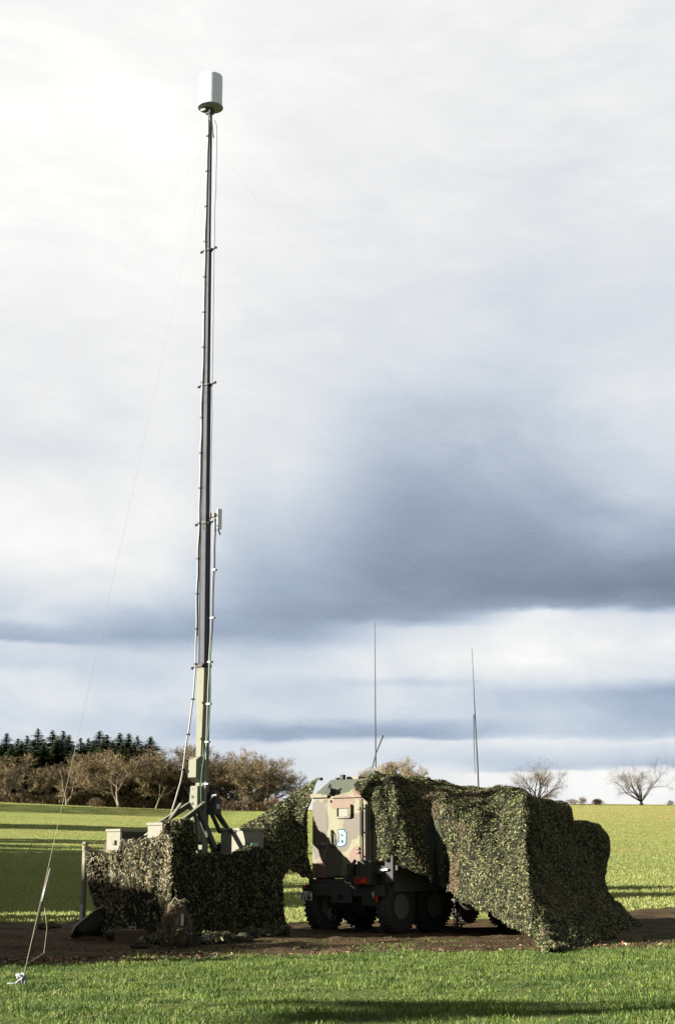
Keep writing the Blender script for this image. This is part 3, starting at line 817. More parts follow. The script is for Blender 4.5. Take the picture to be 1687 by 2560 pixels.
# ------------------------------------------------------------------ mast trailer
trailer = empty('mast_trailer', TL.o, -A)
tag(trailer, 'olive mast trailer with pale equipment boxes under camouflage netting', 'trailer')
bd = MB(); bd.box((-1.0, .15, .75), (1.0, 3.9, .95)); bd.box((-.9, .3, .6), (-.75, 3.8, .75)); bd.box((.75, .3, .6), (.9, 3.8, .75))
bd.build('trailer_bed', M['olive_dark'], trailer, bevel=.01)
for sx in (-.9, .9):
    for yy in (1.5, 2.6):
        c_ = ty.copy(); COL.objects.link(c_); c_.parent = trailer; c_.location = (sx, yy, .44); c_.scale = (.7, .7, .7)
        d_ = rm.copy(); COL.objects.link(d_); d_.parent = c_
def cab_box(px0, px1, py0, y0, depth, name, mat, zb_=.95):
    a = TL.ony(px0, py0, y0); b_ = TL.ony(px1, py0, y0)
    m_ = MB(); m_.box((a.x, y0, zb_), (b_.x, y0 + depth, a.z - .05))
    o = m_.build(name, mat, trailer, bevel=.012)
    l = MB(); l.box((a.x - .02, y0 - .025, a.z - .048), (b_.x + .02, y0 + depth + .02, a.z + .012)); l.build('box_lid', mat, o, bevel=.008)
    return a, b_, o
aL, bL, oL = cab_box(268, 302, 2074, .02, .95, 'equipment_box', M['khaki'])
q = TL.ony(285, 2106, .0)
h_ = MB(); h_.box((q.x - .05, -.02, q.z - .05), (q.x + .05, .018, q.z + .05)); h_.box((q.x - .035, -.03, q.z - .035), (q.x + .035, -.021, q.z + .035)); h_.build('latch', M['olive'], oL, bevel=.004)
g_ = MB(); g_.box((bL.x + .002, .04, .95), (bL.x + .02, .94, aL.z - .06)); g_.build('side_shade', M['olive_dark'], oL)  # dark sheet added so the box's side face reads as shaded
aM, bM, oM = cab_box(370, 407, 2058, .02, .9, 'equipment_box', M['khaki'])
bp = MB(); q = TL.ony(330, 2076, 1.0); bp.box((bL.x + .02, .96, .95), (aM.x + .5, 1.0, q.z)); bp.build('back_panel', M['olive_dark'], trailer)
rl = MB(); rl.box((bL.x + .02, .93, q.z + .003), (aM.x + .5, 1.02, q.z + .035)); rl.build('top_rail', M['khaki'], trailer)
for k in range(3):
    p0 = TL.ony(330 + k * 9, 2108 + k * 5, .5); p1 = TL.ony(372, 2082 + k * 9, .5)
    s_ = MB(); s_.beam((p0.x - .1, .5, p0.z - .05), (p1.x, .5, p1.z), .03, .035); s_.build('strut', M['khaki'], trailer)
fn = MB(); q = TL.ony(262, 2125, .5); f0 = TL.ony(246, 2125, .3); f1 = TL.ony(258, 2085, .5)
fn.prism([(-1.12, 1.5), (-1.12, 1.86), (-1.04, 2.1), (-.95, 2.2), (-.9, 2.2), (-.9, 1.5)], .1, .9, 'y')
fn.build('spare_cover', M['canvas_brown'], trailer, bevel=.02)
# right box; front face seen at 548-613, side beyond
yR = TL.onx(613, 2100, 1.05).y
aR, bR, oR = cab_box(552, 613, 2072, yR, .55, 'equipment_box', M['khaki'])
q = TL.ony(581, 2077, yR); h_ = MB(); h_.box((q.x - .1, yR - .03, q.z - .035), (q.x + .11, yR - .012, q.z + .03)); h_.build('vent', M['chassis'], oR)
aS, bS, oS = cab_box(622, 640, 2072, yR + .62, .3, 'equipment_box', M['khaki'])
q = TL.onx(637, 2122, 1.16); lbx = MB(); lbx.box((1.1, q.y - .1, q.z - .12), (1.16, q.y + .12, q.z + .13)); ob = lbx.build('display_unit', M['glassgreen'], trailer, bevel=.008)
lbx = MB(); lbx.box((1.161, q.y - .06, q.z - .02), (1.166, q.y + .07, q.z + .07)); lbx.build('screen', M['white_mark'], ob)
# outrigger leg at the left
pq = P(214, 2105, 35.5); pb_ = P(208, 2300, 35.5)
pl1 = TL.loc(pq); pl0 = TL.loc(pb_)
lg = MB(); lg.beam((pl0.x, pl0.y, .12), (pl1.x, pl1.y, pl1.z), .09, .09, Vector((0, 1, 0))); og = lg.build('outrigger_leg', M['olive'], trailer, bevel=.006)
lg = MB(); z5 = TL.loc(P(209, 2262, 35.5)).z; lg.beam((pl0.x - .015, pl0.y - .02, .2), (pl0.x - .012, pl0.y - .02, z5), .08, .07, Vector((0, 1, 0))); lg.build('leg_sleeve', M['white_mark'], og)
lg = MB(); lg.box((pl0.x - .2, pl0.y - .2, .03), (pl0.x + .2, pl0.y + .2, .1)); lg.build('foot', M['olive_dark'], og)
lg = MB(); lg.beam((pl1.x, pl1.y, pl1.z - .15), (-.95, .4, pl1.z - .3), .07, .07); lg.build('outrigger_arm', M['olive_dark'], og)

# ------------------------------------------------------------------ mast
MY = 36.43
m0 = P(503, 2140, MY); m1 = P(526, 290, MY)
m0.z = .95 + 0.0
mast = empty('telescopic_mast', TL.w(0, 2.2, .95), -A)
tag(mast, 'tall telescopic mast with white drum antenna at its top, standing on the trailer', 'mast')
minv = Matrix.Translation(mast.location) @ Matrix.Rotation(-A, 4, 'Z'); minv.invert()
m1w = P(526, 290, MY)
m0w = P(504, 2110, MY)
ax_d = (m1w - m0w).normalized()
def onmast(py):                                # point of the mast axis seen at photo row py
    Y = MY
    p = P(CX, py, Y); t = (p.z - m0w.z) / ax_d.z
    return m0w + ax_d * t
def L(p): return minv @ Vector(p)
ups = Vector((0, 1, 0))
secs = [(2190, 1665, .222, 'olive'), (1665, 1307, .165, 'grey_metal'), (1307, 962, .128, 'grey_metal'), (962, 625, .095, 'grey_metal'), (625, 292, .068, 'grey_metal')]
for (pa_, pb2, s_, mm) in secs:
    g_ = MB(); a = L(onmast(pa_)); b_ = L(onmast(pb2))
    g_.beam(a, b_, s_, s_, ups)
    # corner profiles: narrow ribs that give the section its extruded look
    d = (b_ - a).normalized(); xx = d.cross(ups).normalized(); yy = xx.cross(d).normalized()
    if mm == 'grey_metal':
        for sx in (-1, 1):
            for sy in (-1, 1):
                c_ = xx * (sx * s_ * .5) + yy * (sy * s_ * .5)
                g_.beam(a + c_, b_ + c_, s_ * .16, s_ * .16, ups)
    g_.build('mast_section', M[mm], mast, bevel=.004)
for (py, s_) in ((1665, .24), (1307, .17), (962, .14), (625, .11)):
    c_ = L(onmast(py)); g_ = MB()
    g_.box((c_.x - s_/2 - .02, c_.y - s_/2 - .02, c_.z - .04), (c_.x + s_/2 + .02, c_.y + s_/2 + .02, c_.z + .04))
    co = g_.build('collar', M['cable_black'], mast, bevel=.006)
    for sx, sy in ((1, 1), (1, -1), (-1, 1), (-1, -1)):
        if py == 1665 and sx > 0: continue
        k_ = MB(); e = Vector((c_.x + sx * (s_/2 + .12), c_.y + sy * (s_/2 + .02), c_.z + .05 * sy))
        k_.tube([(c_.x + sx * s_/2, c_.y + sy * s_/2, c_.z), e], .02, 8); k_.lathe([(.0, -.035), (.03, -.025), (.035, 0), (.03, .025), (.0, .035)], 10, M=Matrix.Translation(e), cap=False)
        k_.build('knob', M['cable_black'], co, smooth=False)
# winch box
bx = MB(); za, zb = onmast(1945).z - .95, onmast(1893).z - .95
cx_ = L(onmast(1920)).x; cy_ = L(onmast(1920)).y
bx.prism([(cy_ - .36, za), (cy_ - .10, za - .12), (cy_ + .1, za - .12), (cy_ + .1, zb + .02), (cy_ - .24, zb), (cy_ - .36, zb - .08)], cx_ - .17, cx_ + .12, 'x')
wb = bx.build('winch_box', M['olive'], mast, bevel=.012)
bx = MB(); bx.box((cx_ + .121, cy_ - .24, zb - .22), (cx_ + .125, cy_ - .15, zb - .19)); bx.build('type_plate', M['white_mark'], wb)
# perforated upright
za, zb = onmast(2050).z - .95, onmast(1966).z - .95
bx = MB(); bx.box((cx_ - .13, cy_ - .30, za - .5), (cx_ + .12, cy_ - .12, zb))
ho = bx.build('upright', M['olive'], mast, bevel=.008)
for (py, r_) in ((1993, .035), (2010, .035), (1973, .012)):
    z_ = onmast(py).z - .95
    bx = MB(); bx.lathe([(r_, -.004), (r_, .004)], 16, M=Matrix.Translation((cx_ - .02, cy_ - .306, z_)) @ Matrix.Rotation(R(90), 4, 'X')); bx.build('hole', M['chassis'], ho)
# braces
def brace(p0, p1, Y0_, Y1_, w, h, mat, name='brace'):
    a = L(P(*p0, Y0_)); b_ = L(P(*p1, Y1_)); g_ = MB(); g_.beam(a, b_, w, h)
    o = g_.build(name, M['olive_dark'], mast, bevel=.005)
    u_ = Vector((0, 0, h / 2 + .009)); g_ = MB(); g_.beam(a + u_, b_ + u_, w + .01, .014); g_.build('lit_edge', mat, o); return o  # strip colours the top edge as sunlit, darker beam as the shaded side
brace((398, 2062), (486, 2004), 35.6, 36.4, .06, .11, M['olive'])
brace((438, 2068), (510, 2012), 35.0, 36.1, .06, .11, M['olive'])
brace((425, 2050), (452, 2012), 35.3, 35.8, .05, .05, M['olive'])
brace((498, 2030), (538, 2125), 35.9, 35.2, .10, .14, M['olive_dark'])
brace((541, 2030), (570, 2076), 36.6, 36.8, .12, .09, M['olive_dark'])
brace((530, 2036), (551, 2082), 36.3, 36.5, .08, .07, M['olive'])
brace((486, 2035), (492, 2125), 35.8, 35.6, .06, .10, M['olive'])
hbk = MB(); a = L(P(534, 2013, 36.4)); hbk.box((a.x - .17, a.y - .1, a.z - .22), (a.x + .15, a.y + .12, a.z + .16)); hbk.lathe([(.06, -.12), (.13, -.08), (.13, .08), (.06, .12)], 14, M=Matrix.Translation(a + Vector((.0, 0, .22))) @ Matrix.Rotation(R(90), 4, 'X'))
hk_ = hbk.build('pivot_bracket', M['chassis'], mast, bevel=.02)
a2 = L(P(533, 2016, 36.25)); hbk = MB(); hbk.box((a.x + .152, a.y - .07, a2.z - .055), (a.x + .158, a.y + .05, a2.z + .055)); hbk.build('label_plate', M['white_mark'], hk_)
a = L(P(534, 1992, 36.2)); hbk = MB(); hbk.tube([a + Vector((-.1, 0, -.08)), a + Vector((-.02, 0, .03)), a + Vector((.1, 0, .04))], .025, 6); hbk.build('clamp', M['steel'], mast)
a = L(P(533, 1968, 36.5)); hbk = MB(); hbk.lathe([(.02, -.06), (.09, -.04), (.09, .04), (.02, .06)], 12, M=Matrix.Translation(a)); hbk.build('pulley', M['chassis'], mast)
# drum antenna
aw = onmast(276); al = L(aw); rad = .315
toph = P(525, 192, MY).z; both = P(525, 268, MY).z
g_ = MB(); z0, z1 = both - mast.location.z, toph - mast.location.z
g_.lathe([(rad * .97, z0), (rad * .97, z0 + .004), (rad * .97, z1 - .036), (rad * .97, z1 - .03), (rad * .96, z1 - .01), (rad * .93, z1)], 48, M=Matrix.Translation((al.x, al.y, 0)))
dr = g_.build('drum_antenna', M['white'], mast, smooth=False)
for p in dr.data.polygons: p.use_smooth = len(p.vertices) == 4
g_ = MB(); g_.lathe([(.12, z0 - .035), (rad * 1.0, z0 - .03), (rad * 1.06, z0 - .02), (rad * 1.06, z0 - .001), (rad * .98, z0)], 48, M=Matrix.Translation((al.x, al.y, 0)))
g_.build('base_plate', M['grey_base'], dr)
g_ = MB(); g_.box((al.x - .1, al.y - .08, z0 - .2), (al.x + .06, al.y + .08, z0 - .036)); g_.lathe([(.05, -.3), (.06, -.2), (.06, -.04)], 12, M=Matrix.Translation((al.x, al.y, z0)))
g_.box((al.x - .17, al.y - .06, z0 - .12), (al.x - .101, al.y + .08, z0 - .04)); g_.build('antenna_clamp', M['grey_metal'], dr, bevel=.004)
g_ = MB(); g_.box((al.x - .2, al.y - .16, z0 - .13), (al.x - .04, al.y - .081, z0 - .045)); g_.build('bracket', M['khaki'], dr)
# panel antenna half way
pc = L(P(549, 1298, 36.4)); g_ = MB(); g_.box((pc.x - .015, pc.y - .075, pc.z - .25), (pc.x + .02, pc.y + .075, pc.z + .26))
pa_o = g_.build('panel_antenna', M['white'], mast, bevel=.012)
g_ = MB(); q = L(P(534, 1288, 36.4)); g_.box((q.x - .05, q.y - .05, q.z - .05), (q.x + .06, q.y + .05, q.z + .05)); g_.beam(q, (pc.x - .02, pc.y, q.z), .04, .04); g_.beam(L(onmast(1307)), q, .03, .03); g_.build('bracket', M['khaki'], pa_o)
g_ = MB(); g_.tube([(pc.x - .03, pc.y, pc.z - .24), (pc.x - .02, pc.y, pc.z - .28), (pc.x + .07, pc.y - .05, pc.z - .40)], .02, 7); g_.build('connector', M['chassis'], pa_o)
# cables
def cable(pl_, mat, r_, Y=36.2, name='cable', wob=.004):
    pts = []
    for i in range(len(pl_) - 1):
        (x0, y0), (x1, y1) = pl_[i], pl_[i+1]; n_ = max(2, int(abs(y1 - y0) / 18))
        for k in range(n_): pts.append((x0 + (x1-x0)*k/n_, y0 + (y1-y0)*k/n_))
    pts.append(pl_[-1]); w = []
    for i, (x_, y_) in enumerate(pts):
        Yy = 36.43 if Y is None else Y
        p = P(x_, y_, Yy); p += Vector((noise.noise((i * .31, 0, 3)) * .02, 0, 0)); w.append(L(p))
    g_ = MB(); g_.tube(w, r_, 6); return g_.build(name, mat, mast, smooth=True)
lc = [(521, 300), (520, 360), (518, 440), (515, 540), (512, 690), (509, 880), (505, 1010), (502, 1150), (500, 1240), (497, 1350), (493, 1460), (491, 1590), (489, 1680), (481, 1760), (470, 1840), (461, 1900), (452, 1955), (440, 2000), (427, 2036)]
cable(lc, M['cable_white'], .022)
cable([(x_ + 2.6, y_) for x_, y_ in lc[:12]], M['cable_black'], .018)
for i in range(19):
    py = 340 + i * 88; px = float(np.interp(py, [a[1] for a in lc], [a[0] for a in lc])); p = L(P(px, py, 36.2)); g_ = MB(); g_.box((p.x - .035, p.y - .035, p.z - .02), (p.x + .035, p.y + .035, p.z + .02)); g_.build('cable_tie', M['cable_black'], mast)
cable([(536, 300), (541, 312), (543, 330), (541, 430), (538, 520), (536, 600), (534, 760), (532, 900), (530, 1060), (528, 1200), (525, 1310)], M['cable_black'], .008)
cable([(530, 300), (531, 320), (535, 345), (533, 340), (532, 320)], M['cable_black'], .012)
rc = [(536, 1296), (534.5, 1350), (534, 1410), (531, 1460), (529, 1530), (527, 1600), (523, 1650), (519.5, 1760), (516, 1850), (514, 1960), (513, 2025)]
cable(rc, M['cable_white'], .016)
cable([(x_ + 3.5, y_) for x_, y_ in rc[:9]], M['cable_black'], .015)
for py in (1425, 1545, 1655, 1760, 1855, 1960):
    px = float(np.interp(py, [a[1] for a in rc], [a[0] for a in rc])); p = L(P(px + 2, py, 36.2)); g_ = MB(); g_.box((p.x - .05, p.y - .04, p.z - .025), (p.x + .08, p.y + .04, p.z + .025)); g_.build('cable_clip', M['steel'], mast, bevel=.01)
cable([(530, 1600), (526, 1640), (527, 1700), (526, 1760), (523, 1810), (517, 1860), (507, 1920), (501.5, 1965), (503, 2000), (512, 2032)], M['cable_green'], .014, 36.0)
cable([(512, 1310), (506, 1312), (510, 1322), (522, 1330)], M['cable_green'], .012, 36.1)

# ------------------------------------------------------------------ guy ropes
def rope(name, p0, p1, sag, r_, mat, parent=None, n=24, rec=False):
    pts = [p0.lerp(p1, i / n) - Vector((0, 0, sag * 4 * (i/n) * (1 - i/n))) for i in range(n + 1)]
    g_ = MB(); g_.tube(pts, [r_ * (.2 + .8 * (i / n) ** 3) for i in range(n + 1)] if r_ > .003 else r_, 5); return g_.build(name, mat, parent, smooth=True)
anc = G(57, 2462); topg = onmast(345)
gy = empty('guy_rope', anc); tag(gy, 'long pale guy rope from the mast top to a white knot in the grass', 'rope')
lo = lambda p: Vector(p) - anc
rope('rope', lo(topg), lo(anc + Vector((0, 0, .05))), .12, .0055, M['rope'], gy, 40)
rod0 = P(100, 2296, anc.y + 1.9); rod1 = P(68, 2440, anc.y + .15)
rod0 = anc.lerp(topg, .078) + Vector((.03, 0, 0)); rod1 = anc.lerp(topg, .009)
g_ = MB(); g_.tube([lo(rod0), lo(rod0.lerp(rod1, .3)), lo(rod0.lerp(rod1, .32)), lo(rod0.lerp(rod1, .9)), lo(rod1)], [.010, .016, .020, .018, .010], 8); g_.build('tensioner', M['olive_dark'], gy, smooth=True)
g_ = MB(); g_.tube([lo(rod0), lo(rod0.lerp(rod1, .34))], [.014, .022], 8); g_.build('ratchet', M['steel'], gy, smooth=True)
g_ = MB(); pr = rod0.lerp(rod1, .35); g_.tube([lo(pr) + Vector((.03, 0, 0)), lo(pr) + Vector((.09, 0, -.35)), lo(pr) + Vector((.06, 0, -.7)), lo(rod1) + Vector((.03, 0, .1))], .004, 5); g_.build('loose_end', M['rope'], gy, smooth=True)
g_ = MB()
for k in range(5):
    a_ = [Vector((rnd.uniform(-.09, .05), rnd.uniform(-.06, .06), rnd.uniform(.0, .16))) for _ in range(4)]
    g_.tube(a_, .017, 6)
g_.tube([(0, 0, .1), (-.1, -.02, .02), (-.2, -.04, .015)], .014, 6); g_.tube([(0, 0, .12), (-.02, 0, -.05)], .03, 6)
g_.build('knot', M['rope_white'], gy, smooth=True)
a3 = Vector((16.5, 55.0, 0)); gy3 = empty('guy_rope', a3); rope('rope', onmast(345) - a3, Vector((0, 0, 0)), .2, .0009, M['rope'], gy3, 30)
tag(gy3, 'fine guy wire slanting from the mast top across the sky down to the right', 'rope')
a4 = Vector((-19.0, 46.0, 0)); gy4 = empty('guy_rope', a4); rope('rope', onmast(345) - a4, Vector((0, 0, 0)), .2, .0009, M['rope'], gy4, 30)
tag(gy4, 'faint guy wire slanting from the mast top towards the upper left edge', 'rope')

# ------------------------------------------------------------------ camouflage nets
def resample(col, n):
    col = [Vector(p) for p in col]
    d = [0.0]
    for i in range(1, len(col)): d.append(d[-1] + (col[i] - col[i-1]).length)
    out = []
    for k in range(n):
        t = d[-1] * k / (n - 1); j = 1
        while j < len(col) - 1 and d[j] < t: j += 1
        u = (t - d[j-1]) / max(1e-6, d[j] - d[j-1])
        p0 = col[max(0, j-2)]; p1 = col[j-1]; p2 = col[j]; p3 = col[min(len(col)-1, j+1)]
        lin = p1.lerp(p2, u)
        cr = 0.5 * ((2*p1) + (p2-p0)*u + (2*p0-5*p1+4*p2-p3)*u*u + (3*p1-p0-3*p2+p3)*u*u*u)
        out.append(lin.lerp(cr, .5))
    return out
def net(name, label, cols, rows=46, sub=10, dens=260, plain=None, leaf='net_leaf', fold=.05, fs=1.0, smoothc=0.6, seed=3, parent=None, angsd=1.0, bare=.03, edge_drop=True, lsize=1.0):
    """cols: list of columns (top to bottom) of world points"""
    rs_ = np.random.RandomState(seed)
    C_ = [resample(c, rows) for c in cols]
    full = []
    for i in range(len(C_) - 1):
        for k in range(sub if i < len(C_) - 2 else sub + 1):
            u = k / sub; row = []
            for j in range(rows):
                p0 = C_[max(0, i-1)][j]; p1 = C_[i][j]; p2 = C_[i+1][j]; p3 = C_[min(len(C_)-1, i+2)][j]
                lin = p1.lerp(p2, u)
                cr = 0.5 * ((2*p1) + (p2-p0)*u + (2*p0-5*p1+4*p2-p3)*u*u + (3*p1-p0-3*p2+p3)*u*u*u)
                row.append(lin.lerp(cr, smoothc))
            full.append(row)
    Gd = np.array([[list(p) for p in r_] for r_ in full])          # (nc, nr, 3)
    nc, nr = Gd.shape[:2]
    du = np.gradient(Gd, axis=0); dv = np.gradient(Gd, axis=1)
    N_ = np.cross(dv, du); N_ /= np.maximum(1e-6, np.linalg.norm(N_, axis=2, keepdims=True))
    # make normals face the camera
    tocam = np.array([0, 0, 1.7]) - Gd
    sg = np.sign((N_ * tocam).sum(2)); sgm = 1.0 if sg.sum() > 0 else -1.0
    N_ *= sgm
    for a in range(nc):
        for b_ in range(nr):
            p = Gd[a, b_]; w_ = min(1.0, b_ / (nr * .25)) * .8 + .2
            q = fold * 1.6 * w_ * noise.noise((p[0] * .9 + seed, p[1] * .9, p[2] * .35)) + fold * w_ * (noise.noise((p[0]*2.6*fs, p[1]*2.6*fs, p[2]*.55*fs + seed)) * 1.4 + .6 * noise.noise((p[0]*6*fs, p[1]*6*fs, p[2]*2.5*fs)))
            Gd[a, b_] = p + N_[a, b_] * q
            if edge_drop and b_ == nr - 1:
                Gd[a, b_, 2] += .07 * noise.noise((p[0]*7, p[1]*7, 0)) + .10 * max(0, noise.noise((p[0]*2.2, p[1]*2.2, 4)))
    mb = MB()
    mb.v = [tuple(p) for p in Gd.reshape(-1, 3)]
    pm_ = np.zeros((nc, nr), bool)
    for a in range(nc - 1):
        for b_ in range(nr - 1):
            q = a * nr + b_; mb.f.append((q, q + 1, q + nr + 1, q + nr)); mi = 0
            if plain:
                pr_ = plain(a / (nc - 1), b_ / (nr - 1))
                pm_[a, b_] = pr_ > .5
                mi = 1 if pr_ > 1.5 else 0
            mb.m.append(mi)
    base = np.array(mb.v); cen = Vector((base[:,0].mean(), base[:,1].mean(), base[:,2].min()))
    root = empty(name, cen) if parent is None else parent
    mb.v = [tuple(np.array(p) - np.array(root.location)) for p in mb.v]
    back = mb.build('net_cloth', [M['net_base'], M['net_plain']], root, smooth=True)
    # garnish strips
    e1 = Gd[1:, :-1] - Gd[:-1, :-1]; e2 = Gd[:-1, 1:] - Gd[:-1, :-1]
    ar = np.linalg.norm(np.cross(e1, e2), axis=2)
    ar[pm_[:-1, :-1]] *= bare
    tot = ar.sum(); n_ = int(tot * dens); pr_ = (ar / tot).reshape(-1)
    ids = rs_.choice(len(pr_), n_, p=pr_); ia = ids // (nr - 1); ib = ids % (nr - 1)
    u = rs_.rand(n_, 1); v_ = rs_.rand(n_, 1)
    pos = Gd[ia, ib] + e1[ia, ib] * u + e2[ia, ib] * v_
    nn = N_[ia, ib]; tu = e1[ia, ib] / np.linalg.norm(e1[ia, ib], axis=1, keepdims=True)
    tv = np.cross(nn, tu)
    ang = rs_.normal(np.pi/2, angsd, (n_, 1))
    dr_ = tu * np.cos(ang) + tv * np.sin(ang); sd = np.cross(nn, dr_)
    # random roll so that strips catch or miss the light
    roll = rs_.normal(0, .9, (n_, 1)); sd2 = sd * np.cos(roll) + nn * np.sin(roll)
    ln = rs_.uniform(.06, .13, (n_, 1)) * lsize; wd = rs_.uniform(.013, .023, (n_, 1)) * lsize
    lift = rs_.uniform(.006, .022, (n_, 1)); curl = rs_.uniform(-.01, .028, (n_, 1)); bend = rs_.normal(0, .7, (n_, 1)) * ln
    V_ = np.zeros((n_, 6, 3))
    for k, (t, s_) in enumerate(((0, -1), (0, 1), (.5, -1), (.5, 1), (1, -1), (1, 1))):
        cc = pos + dr_ * ln * (t - .5) + nn * (lift + curl * (4 * t * (1 - t))) + sd * bend * (t - .5) ** 2 * 2
        V_[:, k] = cc + sd2 * wd * s_ * (.55 if t != .5 else 1.0) * .5 * 1.6
    V_ -= np.array(root.location)
    me = fast_mesh('net_garnish', V_, 6, [(0, 1, 3, 2), (2, 3, 5, 4)], M[leaf])
    gar = link('net_garnish', me, root); gar['kind'] = 'stuff'
    if label: tag(root, label, 'camouflage net')
    return root

# right net: over the truck's side, pulled out to a ridge near the camera, then back round the cab
def TKP(px, py, y): q = TK.ony(px, py, y); return TK.w(q.x, q.y, q.z)
def TKX(px, py, x_): q = TK.onx(px, py, x_); return TK.w(q.x, q.y, q.z)
W = TK.w
c = []
c.append([W(.30, .95, ZT + .1), TKP(884, 1960, .22), TKP(900, 1990, .05), TKP(922, 2018, .02), TKP(932, 2060, .0), TKP(936, 2105, .0), TKP(941, 2152, .0)])
c.append([W(.62, 1.1, ZT + .12), TKP(930, 1944, .5), TKP(944, 1980, .05), P(952, 2035, 37.05), P(957, 2080, 36.9), P(960, 2120, 36.85), P(964, 2158, 36.8)])
c.append([P(955, 1941, 40.0), P(977, 1944, 37.5), P(988, 1982, 37.1), P(990, 2040, 36.95), P(992, 2090, 36.85), P(995, 2130, 36.8), P(1000, 2165, 36.75)])
c.append([P(1000, 1945, 40.8), P(1024, 1950, 38.15), P(1034, 1990, 37.4), P(1040, 2050, 37.1), P(1045, 2100, 36.95), P(1055, 2150, 36.85), P(1064, 2198, 36.75)])
c.append([P(1045, 1950, 41.5), P(1066, 1956, 38.75), P(1067, 1994, 37.5), P(1072, 2040, 37.2), P(1080, 2110, 37.4), P(1086, 2160, 37.5), P(1092, 2206, 37.5)])
c.append([P(1095, 1957, 42.2), P(1112, 1965, 39.35), P(1110, 1998, 37.3), P(1108, 2040, 36.95), P(1112, 2110, 37.15), P(1118, 2170, 37.2), P(1124, 2224, 37.0)])
c.append([P(1138, 1970, 43.0), P(1152, 1980, 39.6), P(1150, 2012, 37.1), P(1148, 2060, 36.75), P(1150, 2130, 36.7), P(1156, 2200, 36.4), P(1166, 2258, 36.2)])
c.append([P(1225, 1974, 42.8), P(1245, 1985, 38.2), P(1245, 2050, 36.6), P(1243, 2110, 36.1), P(1240, 2170, 35.4), P(1240, 2240, 34.7), P(1236, 2294, 34.3)])
c.append([P(1275, 1978, 42.0), P(1290, 1985, 37.3), P(1290, 2040, 36.3), P(1292, 2110, 35.4), P(1296, 2190, 34.4), P(1300, 2270, 33.3), P(1300, 2332, 32.7)])
c.append([P(1298, 1980, 41.5), P(1309, 1985, 36.7), P(1311, 2040, 36.0), P(1312, 2110, 35.0), P(1318, 2190, 33.95), P(1326, 2280, 32.6), P(1334, 2352, 31.9)])
c.append([P(1308, 1988, 41.8), P(1318, 1990, 37.1), P(1318, 2045, 36.4), P(1321, 2115, 35.3), P(1328, 2200, 34.2), P(1338, 2290, 32.7), G(1352, 2374)])
c.append([P(1320, 1996, 42.0), P(1330, 2001, 37.9), P(1335, 2050, 37.0), P(1338, 2120, 35.9), P(1346, 2200, 34.6), P(1360, 2295, 32.9), G(1376, 2388)])
c.append([P(1340, 1999, 42.3), P(1356, 2006, 39.3), P(1360, 2060, 38.4), P(1366, 2130, 37.2), P(1378, 2210, 35.6), P(1394, 2300, 33.4), G(1404, 2382)])
c.append([P(1396, 2010, 43.6), P(1416, 2017, 41.8), P(1414, 2060, 40.8), P(1418, 2130, 39.2), P(1428, 2210, 37.2), P(1440, 2300, 34.7), G(1448, 2372)])
c.append([P(1404, 2018, 44.0), P(1421, 2026, 42.3), P(1422, 2064, 41.6), P(1428, 2130, 40.2), P(1438, 2210, 38.2), P(1458, 2300, 35.3), G(1476, 2364)])
c.append([P(1412, 2052, 44.5), P(1428, 2056, 43.0), P(1434, 2092, 42.5), P(1446, 2150, 41.4), P(1460, 2220, 39.2), P(1488, 2295, 36.4), G(1512, 2352)])
c.append([P(1470, 2058, 45.3), P(1498, 2063, 44.4), P(1499, 2100, 44.1), P(1500, 2160, 43.4), P(1503, 2225, 41.9), P(1532, 2285, 39.0), G(1564, 2336)])
c.append([P(1510, 2082, 45.8), P(1521, 2098, 45.0), P(1520, 2130, 44.9), P(1511, 2165, 44.9), P(1506, 2228, 44.4), P(1548, 2272, 41.8), G(1606, 2322)])
c.append([P(1500, 2097, 48.0), P(1508, 2110, 47.6), P(1505, 2140, 47.4), P(1498, 2180, 47.0), P(1498, 2230, 46.8), P(1530, 2270, 45.5), G(1560, 2302)])
NC = len(c) - 1
def plain_r(u, v_):
    k = u * NC                                  # column number, counted from the shelter's rear
    q = .35 * noise.noise((k * 1.3, v_ * 9, 2))
    if math.hypot((k - 4.1) / .75, (v_ - .85) / .10) + q * .7 < 1: return 2.0
    if v_ > .88 + .08 * q and 3.4 < k < 4.7: return 2.0
    
    return 0
net('camouflage_net', 'large leafy camouflage net draped over the truck and spread down to the ground', c, rows=64, sub=12, dens=1050, plain=plain_r, seed=3, fold=.085, smoothc=.1, lsize=.68)
hb = MB(); a_ = TKX(1112, 2112, 1.62); a_ = TK.loc(a_); hb.box((a_.x - .03, a_.y - .14, a_.z - .12), (a_.x, a_.y + .12, a_.z + .12)); hb.build('side_window', paint('dull_grey_pane', (.10, .11, .14), .3), truck)

# left net: from shelter eave down to the trailer
c = []
c.append([P(600, 2068, 37.9), P(612, 2080, 37.3), P(622, 2092, 37.2), P(632, 2104, 37.2), P(640, 2118, 37.2)])
c.append([P(640, 2046, 38.5), P(646, 2072, 37.6), P(652, 2104, 37.2), P(657, 2134, 37.1), P(664, 2168, 37.1)])
c.append([P(690, 2012, 39.0), P(690, 2060, 37.9), P(690, 2110, 37.3), P(690, 2160, 37.1), P(692, 2206, 37.0)])
c.append([P(735, 1984, 39.6), P(734, 2040, 38.6), P(731, 2090, 38.1), P(728, 2130, 37.8), P(724, 2175, 37.6)])
c.append([P(772, 1960, 39.6), P(764, 2010, 38.7), P(757, 2070, 38.3), P(755, 2140, 37.9), P(757, 2195, 37.7)])
c.append([P(800, 1943, 39.4), P(775, 1990, 38.72), P(775, 2060, 38.6), P(778, 2130, 38.35), P(784, 2205, 38.0)])
net('camouflage_net', 'small camouflage net slung between the shelter roof and the mast trailer', c, rows=46, sub=10, dens=950, seed=12, lsize=.68, fold=.06)

